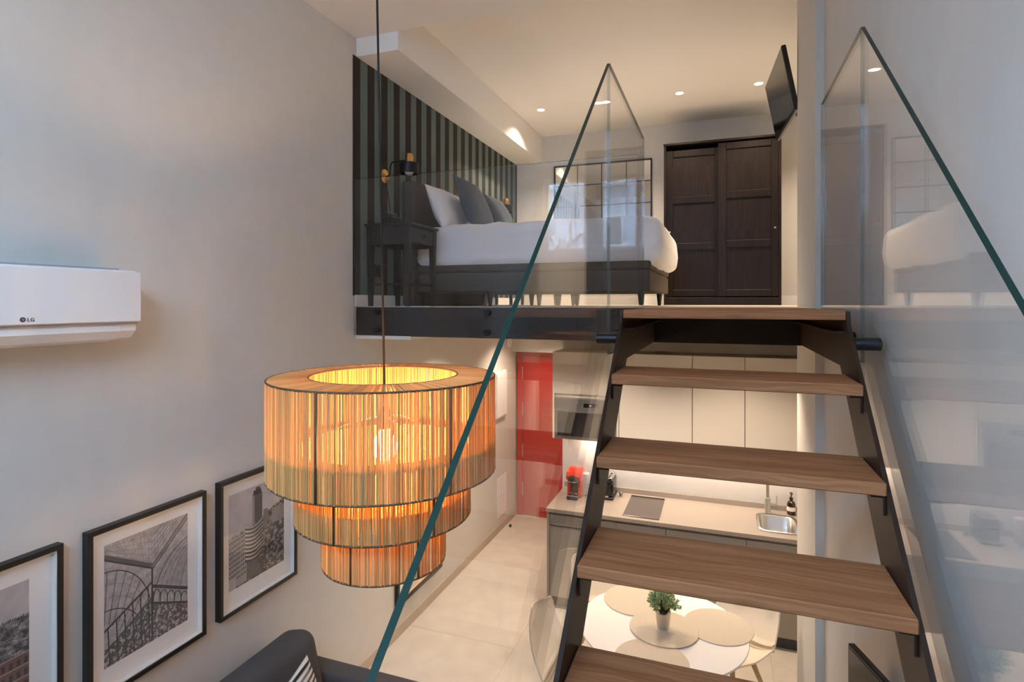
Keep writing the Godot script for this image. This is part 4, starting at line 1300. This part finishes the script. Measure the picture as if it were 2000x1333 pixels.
func outside() -> void:
	struct("floor", box(Vector3(-14, -0.62, 1.1), Vector3(12, -0.5, 11.5)), M["pavement"], "grey street outside the windows")
	rng.seed = 99
	for q in [[-3.4, 4.6, "leafless street tree mirrored in the loft glass, on the left"], [-2.5, 8.8, "leafless street tree mirrored in the loft glass, on the right"]]:
		var t := thing("bare_tree", q[2], "tree", Vector3(q[0], -0.5, q[1]), 0.0, "street trees outside the windows")
		var st := begin(true)
		add_tube(st, [Vector3.ZERO, Vector3(0.05, 1.3, 0), Vector3(0, 2.8, 0.05)], [0.13, 0.11, 0.09], 8)
		part("trunk", done(st), M["bark"], t)
		var cr := begin(true)
		for k in 5:
			var a := TAU * k / 5.0 + 0.4
			branch(cr, Vector3(0, 2.3 + 0.12 * k, 0), Vector3(cos(a) * 0.8, 1.0, sin(a) * 0.8).normalized(), 1.15, 0.06, 4)
		part("branches", done(cr), M["bark"], t)
	var b := thing("apartment_building", "pale building across the street, mirrored in the loft glass", "building", Vector3(-1, -0.5, 11.5))
	part("wall", box(Vector3(-9, 0, 0), Vector3(9, 9.5, 0.6)), M["facade paint"], b)
	var pane := box(Vector3(-0.5, 0, -0.04), Vector3(0.5, 1.9, -0.02))
	var fr := boxes([[Vector3(-0.58, -0.06, -0.07), Vector3(-0.5, 1.98, 0)], [Vector3(0.5, -0.06, -0.07), Vector3(0.58, 1.98, 0)], [Vector3(-0.5, 1.9, -0.07), Vector3(0.5, 1.98, 0)], [Vector3(-0.5, -0.06, -0.07), Vector3(0.5, 0, 0)], [Vector3(-0.03, 0, -0.06), Vector3(0.03, 1.9, -0.02)]])
	for r in 3:
		for k in 7:
			var w := part("window", fr, M["white lacquer"], b, Vector3(-7.2 + k * 2.4, 0.9 + r * 3.0, 0))
			part("pane", pane, M["facade window"], w)
			if r > 0:
				var bars := [[Vector3(-0.7, 0.95, -0.35), Vector3(0.7, 1.0, -0.31)], [Vector3(-0.7, -0.12, -0.38), Vector3(0.7, -0.04, 0)]]
				for i in 12:
					bars.append([Vector3(-0.68 + i * 0.122, -0.04, -0.34), Vector3(-0.66 + i * 0.122, 0.95, -0.32)])
				part("balcony", boxes(bars), M["white lacquer"], b, Vector3(-7.2 + k * 2.4, 0.9 + r * 3.0, 0))

# ------------------------------------------------------------------ shell
func window(n: int, x0: float, x1: float, y0: float, y1: float, mullions: Array) -> void:
	var b := 0.05
	var z0 := ZR + 0.10
	var z1 := ZR + 0.16
	var fr := [[Vector3(x0, y0, z0), Vector3(x0 + b, y1, z1)], [Vector3(x1 - b, y0, z0), Vector3(x1, y1, z1)], [Vector3(x0 + b, y1 - b, z0), Vector3(x1 - b, y1, z1)], [Vector3(x0 + b, y0, z0), Vector3(x1 - b, y0 + b, z1)]]
	for m in mullions:
		fr.append([Vector3(m - 0.045, y0 + b, z0), Vector3(m + 0.045, y1 - b, z1)])
	var w := struct("window_%d" % n, boxes(fr, 0.003), M["white lacquer"], "white window behind the viewpoint")
	part("pane", uv_quad(Vector3(x0, y1, z0 + 0.03), Vector3(x1, y1, z0 + 0.03), Vector3(x1, y0, z0 + 0.03), Vector3(x0, y0, z0 + 0.03), Vector3(0, 0, -1)), M["picture glass"], w)

func shell() -> void:
	# floor of large tiles
	var fl := struct("floor", box(Vector3(XL - 0.2, -0.2, ZB - 0.2), Vector3(XK + 0.2, -0.003, ZR + 0.25)), M["grout"], "pale beige tiled floor")
	var tw := 0.9
	var variants := []
	for k in 3:
		var m: StandardMaterial3D = M["floor tile"].duplicate()
		m.resource_name = "floor tile %d" % k
		m.uv1_offset = Vector3(0.37 * k, 0.0, 0.53 * k)
		m.albedo_color = M["floor tile"].albedo_color * (1.0 - 0.012 * k)
		variants.append(m)
	var ix := 0
	var x := XL
	while x < XK - 0.01:
		var z := -4.02 + 0.9 * 5.0 + (0.0 if ix % 2 == 0 else 0.45)
		var iz := 0
		while z > ZB + 0.01:
			var zhi := minf(z, ZR)
			var zlo := maxf(z - tw, ZB)
			if zhi - zlo > 0.02:
				part("tile", box(Vector3(x + 0.001, -0.02, zlo + 0.001), Vector3(minf(x + tw, XK) - 0.001, 0.0, zhi - 0.001), 0.0008), variants[(ix * 2 + iz) % 3], fl)
			z -= tw
			iz += 1
		x += tw
		ix += 1
	# walls
	var wl := struct("wall_left", box(Vector3(XL - 0.2, -0.2, ZB - 0.2), Vector3(XL, 4.9, ZR + 0.25)), M["wall paint"], "long pale grey wall on the left")
	var per := 0.173
	var wz0 := -3.272
	var wz1 := ZB
	var wp := part("wallpaper", uv_quad(Vector3(XL + 0.002, 4.292, wz0), Vector3(XL + 0.002, 4.292, wz1), Vector3(XL + 0.002, LF + 0.075, wz1), Vector3(XL + 0.002, LF + 0.075, wz0), Vector3.RIGHT, (wz0 - wz1) / per, 4.0), M["wallpaper"], wl)
	wp.set_meta("label", "black and grey-green striped wallpaper")
	struct("wall_back", box(Vector3(XL - 0.2, -0.2, ZB - 0.2), Vector3(XU + 0.2, 4.9, ZB)), M["wall paint"], "white wall at the back of loft and corridor")
	struct("wall_right", boxes([[Vector3(XR, -0.2, ZF), Vector3(XK + 0.4, 4.9, ZR + 0.25)]]), M["wall paint"], "tall pale wall on the right beside the stair")
	struct("wall_pillar", box(Vector3(0.468, -0.2, -4.04), Vector3(XU + 0.2, 4.9, ZF)), M["wall paint"], "narrow pier between stair and loft")
	struct("wall_right", boxes([[Vector3(XK, -0.2, ZB), Vector3(XU + 0.2, SB, -4.04)], [Vector3(XU, SB, ZB), Vector3(XU + 0.2, 4.9, -4.04)]]), M["wall paint"], "right wall of loft and kitchen")
	struct("wall_kitchen", box(Vector3(-1.40, -0.2, ZB - 0.01), Vector3(XK + 0.02, SB, -5.25)), M["wall paint"], "white wall behind the kitchen worktop")
	# window wall
	var O := [[-2.25, -1.65], [-1.50, 0.38]]
	var z0 := ZR
	var z1 := ZR + 0.25
	struct("wall_rear", boxes([
		[Vector3(XL, -0.2, z0), Vector3(O[0][0], 4.9, z1)], [Vector3(O[0][1], -0.2, z0), Vector3(O[1][0], 4.9, z1)], [Vector3(O[1][1], -0.2, z0), Vector3(XK, 4.9, z1)],
				[Vector3(O[0][0], -0.2, z0), Vector3(O[0][1], 3.28, z1)], [Vector3(O[1][0], -0.2, z0), Vector3(O[1][1], 3.28, z1)],
		[Vector3(O[0][0], 4.27, z0), Vector3(O[0][1], 4.9, z1)], [Vector3(O[1][0], 4.27, z0), Vector3(O[1][1], 4.9, z1)]]), M["wall paint"], "window wall behind the viewpoint")
	window(1, -2.25, -1.65, 3.28, 4.27, [])
	window(2, -1.50, 0.38, 3.28, 4.27, [-0.97, -0.3])
	# ceilings
	struct("ceiling", box(Vector3(XL - 0.2, CM, ZF), Vector3(XR + 0.3, 4.95, ZR + 0.25)), M["ceiling paint"], "white ceiling of the tall room")
	struct("ceiling", box(Vector3(XL - 0.2, CL, ZB - 0.2), Vector3(XU + 0.2, 4.95, ZF)), M["ceiling paint"], "white ceiling of the loft")
	struct("trim_1", box(Vector3(XL, 4.291, ZB), Vector3(-2.018, CL, ZF - 0.001), 0.002), M["ceiling paint"], "boxed white beam above the striped wall")
	# loft slab
	struct("floor", boxes([[Vector3(XL, SB + 0.004, ZB), Vector3(XU, LF, ZF - 0.012)]]), M["floor tile"], "pale floor of the loft")
	struct("trim_2", box(Vector3(XL + 0.008, SB, ZF - 0.010), Vector3(0.467, LF - 0.004, ZF + 0.010), 0.001), M["fascia paint"], "dark steel edge beam of the loft")
	struct("trim_3", box(Vector3(XL, SB - 0.022, -4.2), Vector3(-1.915, SB + 0.002, ZF + 0.012), 0.002), M["white lacquer"], "white casing below the loft edge at the left wall")
	struct("trim_4", box(Vector3(XL, 2.045, -6.45), Vector3(-1.40, SB, ZB), 0.002), M["wall paint"], "white bulkhead over the red door")
	# baseboards
	struct("baseboard_left", box(Vector3(XL, 0.0, ZB), Vector3(XL + 0.012, 0.085, ZR), 0.002), M["baseboard beige"], "beige baseboard along the left wall")
	struct("baseboard_loft_left", box(Vector3(XL, LF, ZB), Vector3(XL + 0.014, LF + 0.08, ZF + 0.02), 0.002), M["white lacquer"], "white baseboard below the striped wall")
	struct("baseboard_loft_back", box(Vector3(XL + 0.014, LF, ZB), Vector3(XU, LF + 0.10, ZB + 0.014), 0.002), M["white lacquer"], "white baseboard at the back of the loft")

func _ready() -> void:
	# camera: level, lens shifted down
	var cam := Camera3D.new()
	cam.name = "camera"
	cam.projection = Camera3D.PROJECTION_FRUSTUM
	cam.near = 0.05
	cam.far = 80.0
	var F := 1111.8
	cam.size = 1333.0 / F * 0.05
	cam.frustum_offset = Vector2(0.0, -(666.5 - 591.0) / F * 0.05)
	add_child(cam)
	cam.position = Vector3(0, 2.6, 0)
	cam.rotation_degrees = Vector3(0, 20.0, 0)
	cam.current = true
	# overcast daylight and exposure
	var sky := ProceduralSkyMaterial.new()
	sky.sky_top_color = Color(0.70, 0.84, 0.98)
	sky.sky_horizon_color = Color(0.80, 0.90, 0.99)
	sky.ground_bottom_color = Color(0.5, 0.5, 0.5)
	sky.ground_horizon_color = Color(0.8, 0.83, 0.86)
	sky.sky_energy_multiplier = 4.1
	sky.ground_energy_multiplier = 1.9
	var env := Environment.new()
	env.background_mode = Environment.BG_SKY
	env.sky = Sky.new()
	env.sky.sky_material = sky
	env.tonemap_mode = Environment.TONE_MAPPER_LINEAR
	env.tonemap_exposure = 1.3
	env.sdfgi_enabled = true
	env.ssao_enabled = true
	env.ssil_enabled = true
	var we := WorldEnvironment.new()
	we.name = "world"
	we.environment = env
	add_child(we)
	make_materials()
	# structure
	shell()
	door()
	# large things
	stair()
	guards()
	pendant()
	bed()
	wardrobe()
	kitchen()
	dining()
	sofa()
	air_conditioner()
	# loft furniture
	nightstand(Vector3(-2.165, LF, -3.62), "dark wooden nightstand at the near side of the bed")
	nightstand(Vector3(-2.155, LF, -5.66), "dark wooden nightstand at the far side of the bed")
	sconce(Vector3(XL + 0.003, 3.535, -3.65), "brass and black wall lamp above the near nightstand")
	sconce(Vector3(XL + 0.003, 3.55, -5.66), "brass and black wall lamp at the far side of the bed")
	grid_mirror()
	television_loft()
	# pictures
	picture(print_city(), "framed print of a reddish city block, nearest the left edge", -1.159, 1.352, 0.546, 0.69, 0.35, 0.50, 0.0)
	picture(print_glasshouse(), "framed print of an iron and glass roof, middle of three", -1.793, 1.352, 0.546, 0.69, 0.385, 0.50, 0.01)
	picture(print_tower(), "framed print of a rounded city tower, beside the pendant lamp", -2.418, 1.36, 0.546, 0.69, 0.39, 0.49, 0.01)
	wall_fittings()
	# lamps
	for i in 5:
		downlight([-1.747, -1.061, -0.358, 0.34, 1.03][i], CL - 0.001, -5.68, ["recessed ceiling light nearest the boxed beam", "recessed ceiling light seen through the stair glass", "recessed ceiling light above the wardrobe's left door", "recessed ceiling light beside the television", "recessed ceiling light hidden by the pier"][i], "recessed lights in the loft ceiling", 2.3, 62.0)
	for q in [[-1.87, -4.4, "recessed light over the corridor, at the kitchen end"], [-1.87, -5.9, "recessed light in front of the red door"], [-0.9, -4.2, "recessed light above the hob end of the kitchen"], [0.1, -4.2, "recessed light above the sink end of the kitchen"]]:
		downlight(q[0], SB + 0.003, q[1], q[2], "recessed lights below the loft", 1.7, 65.0)
	outside()
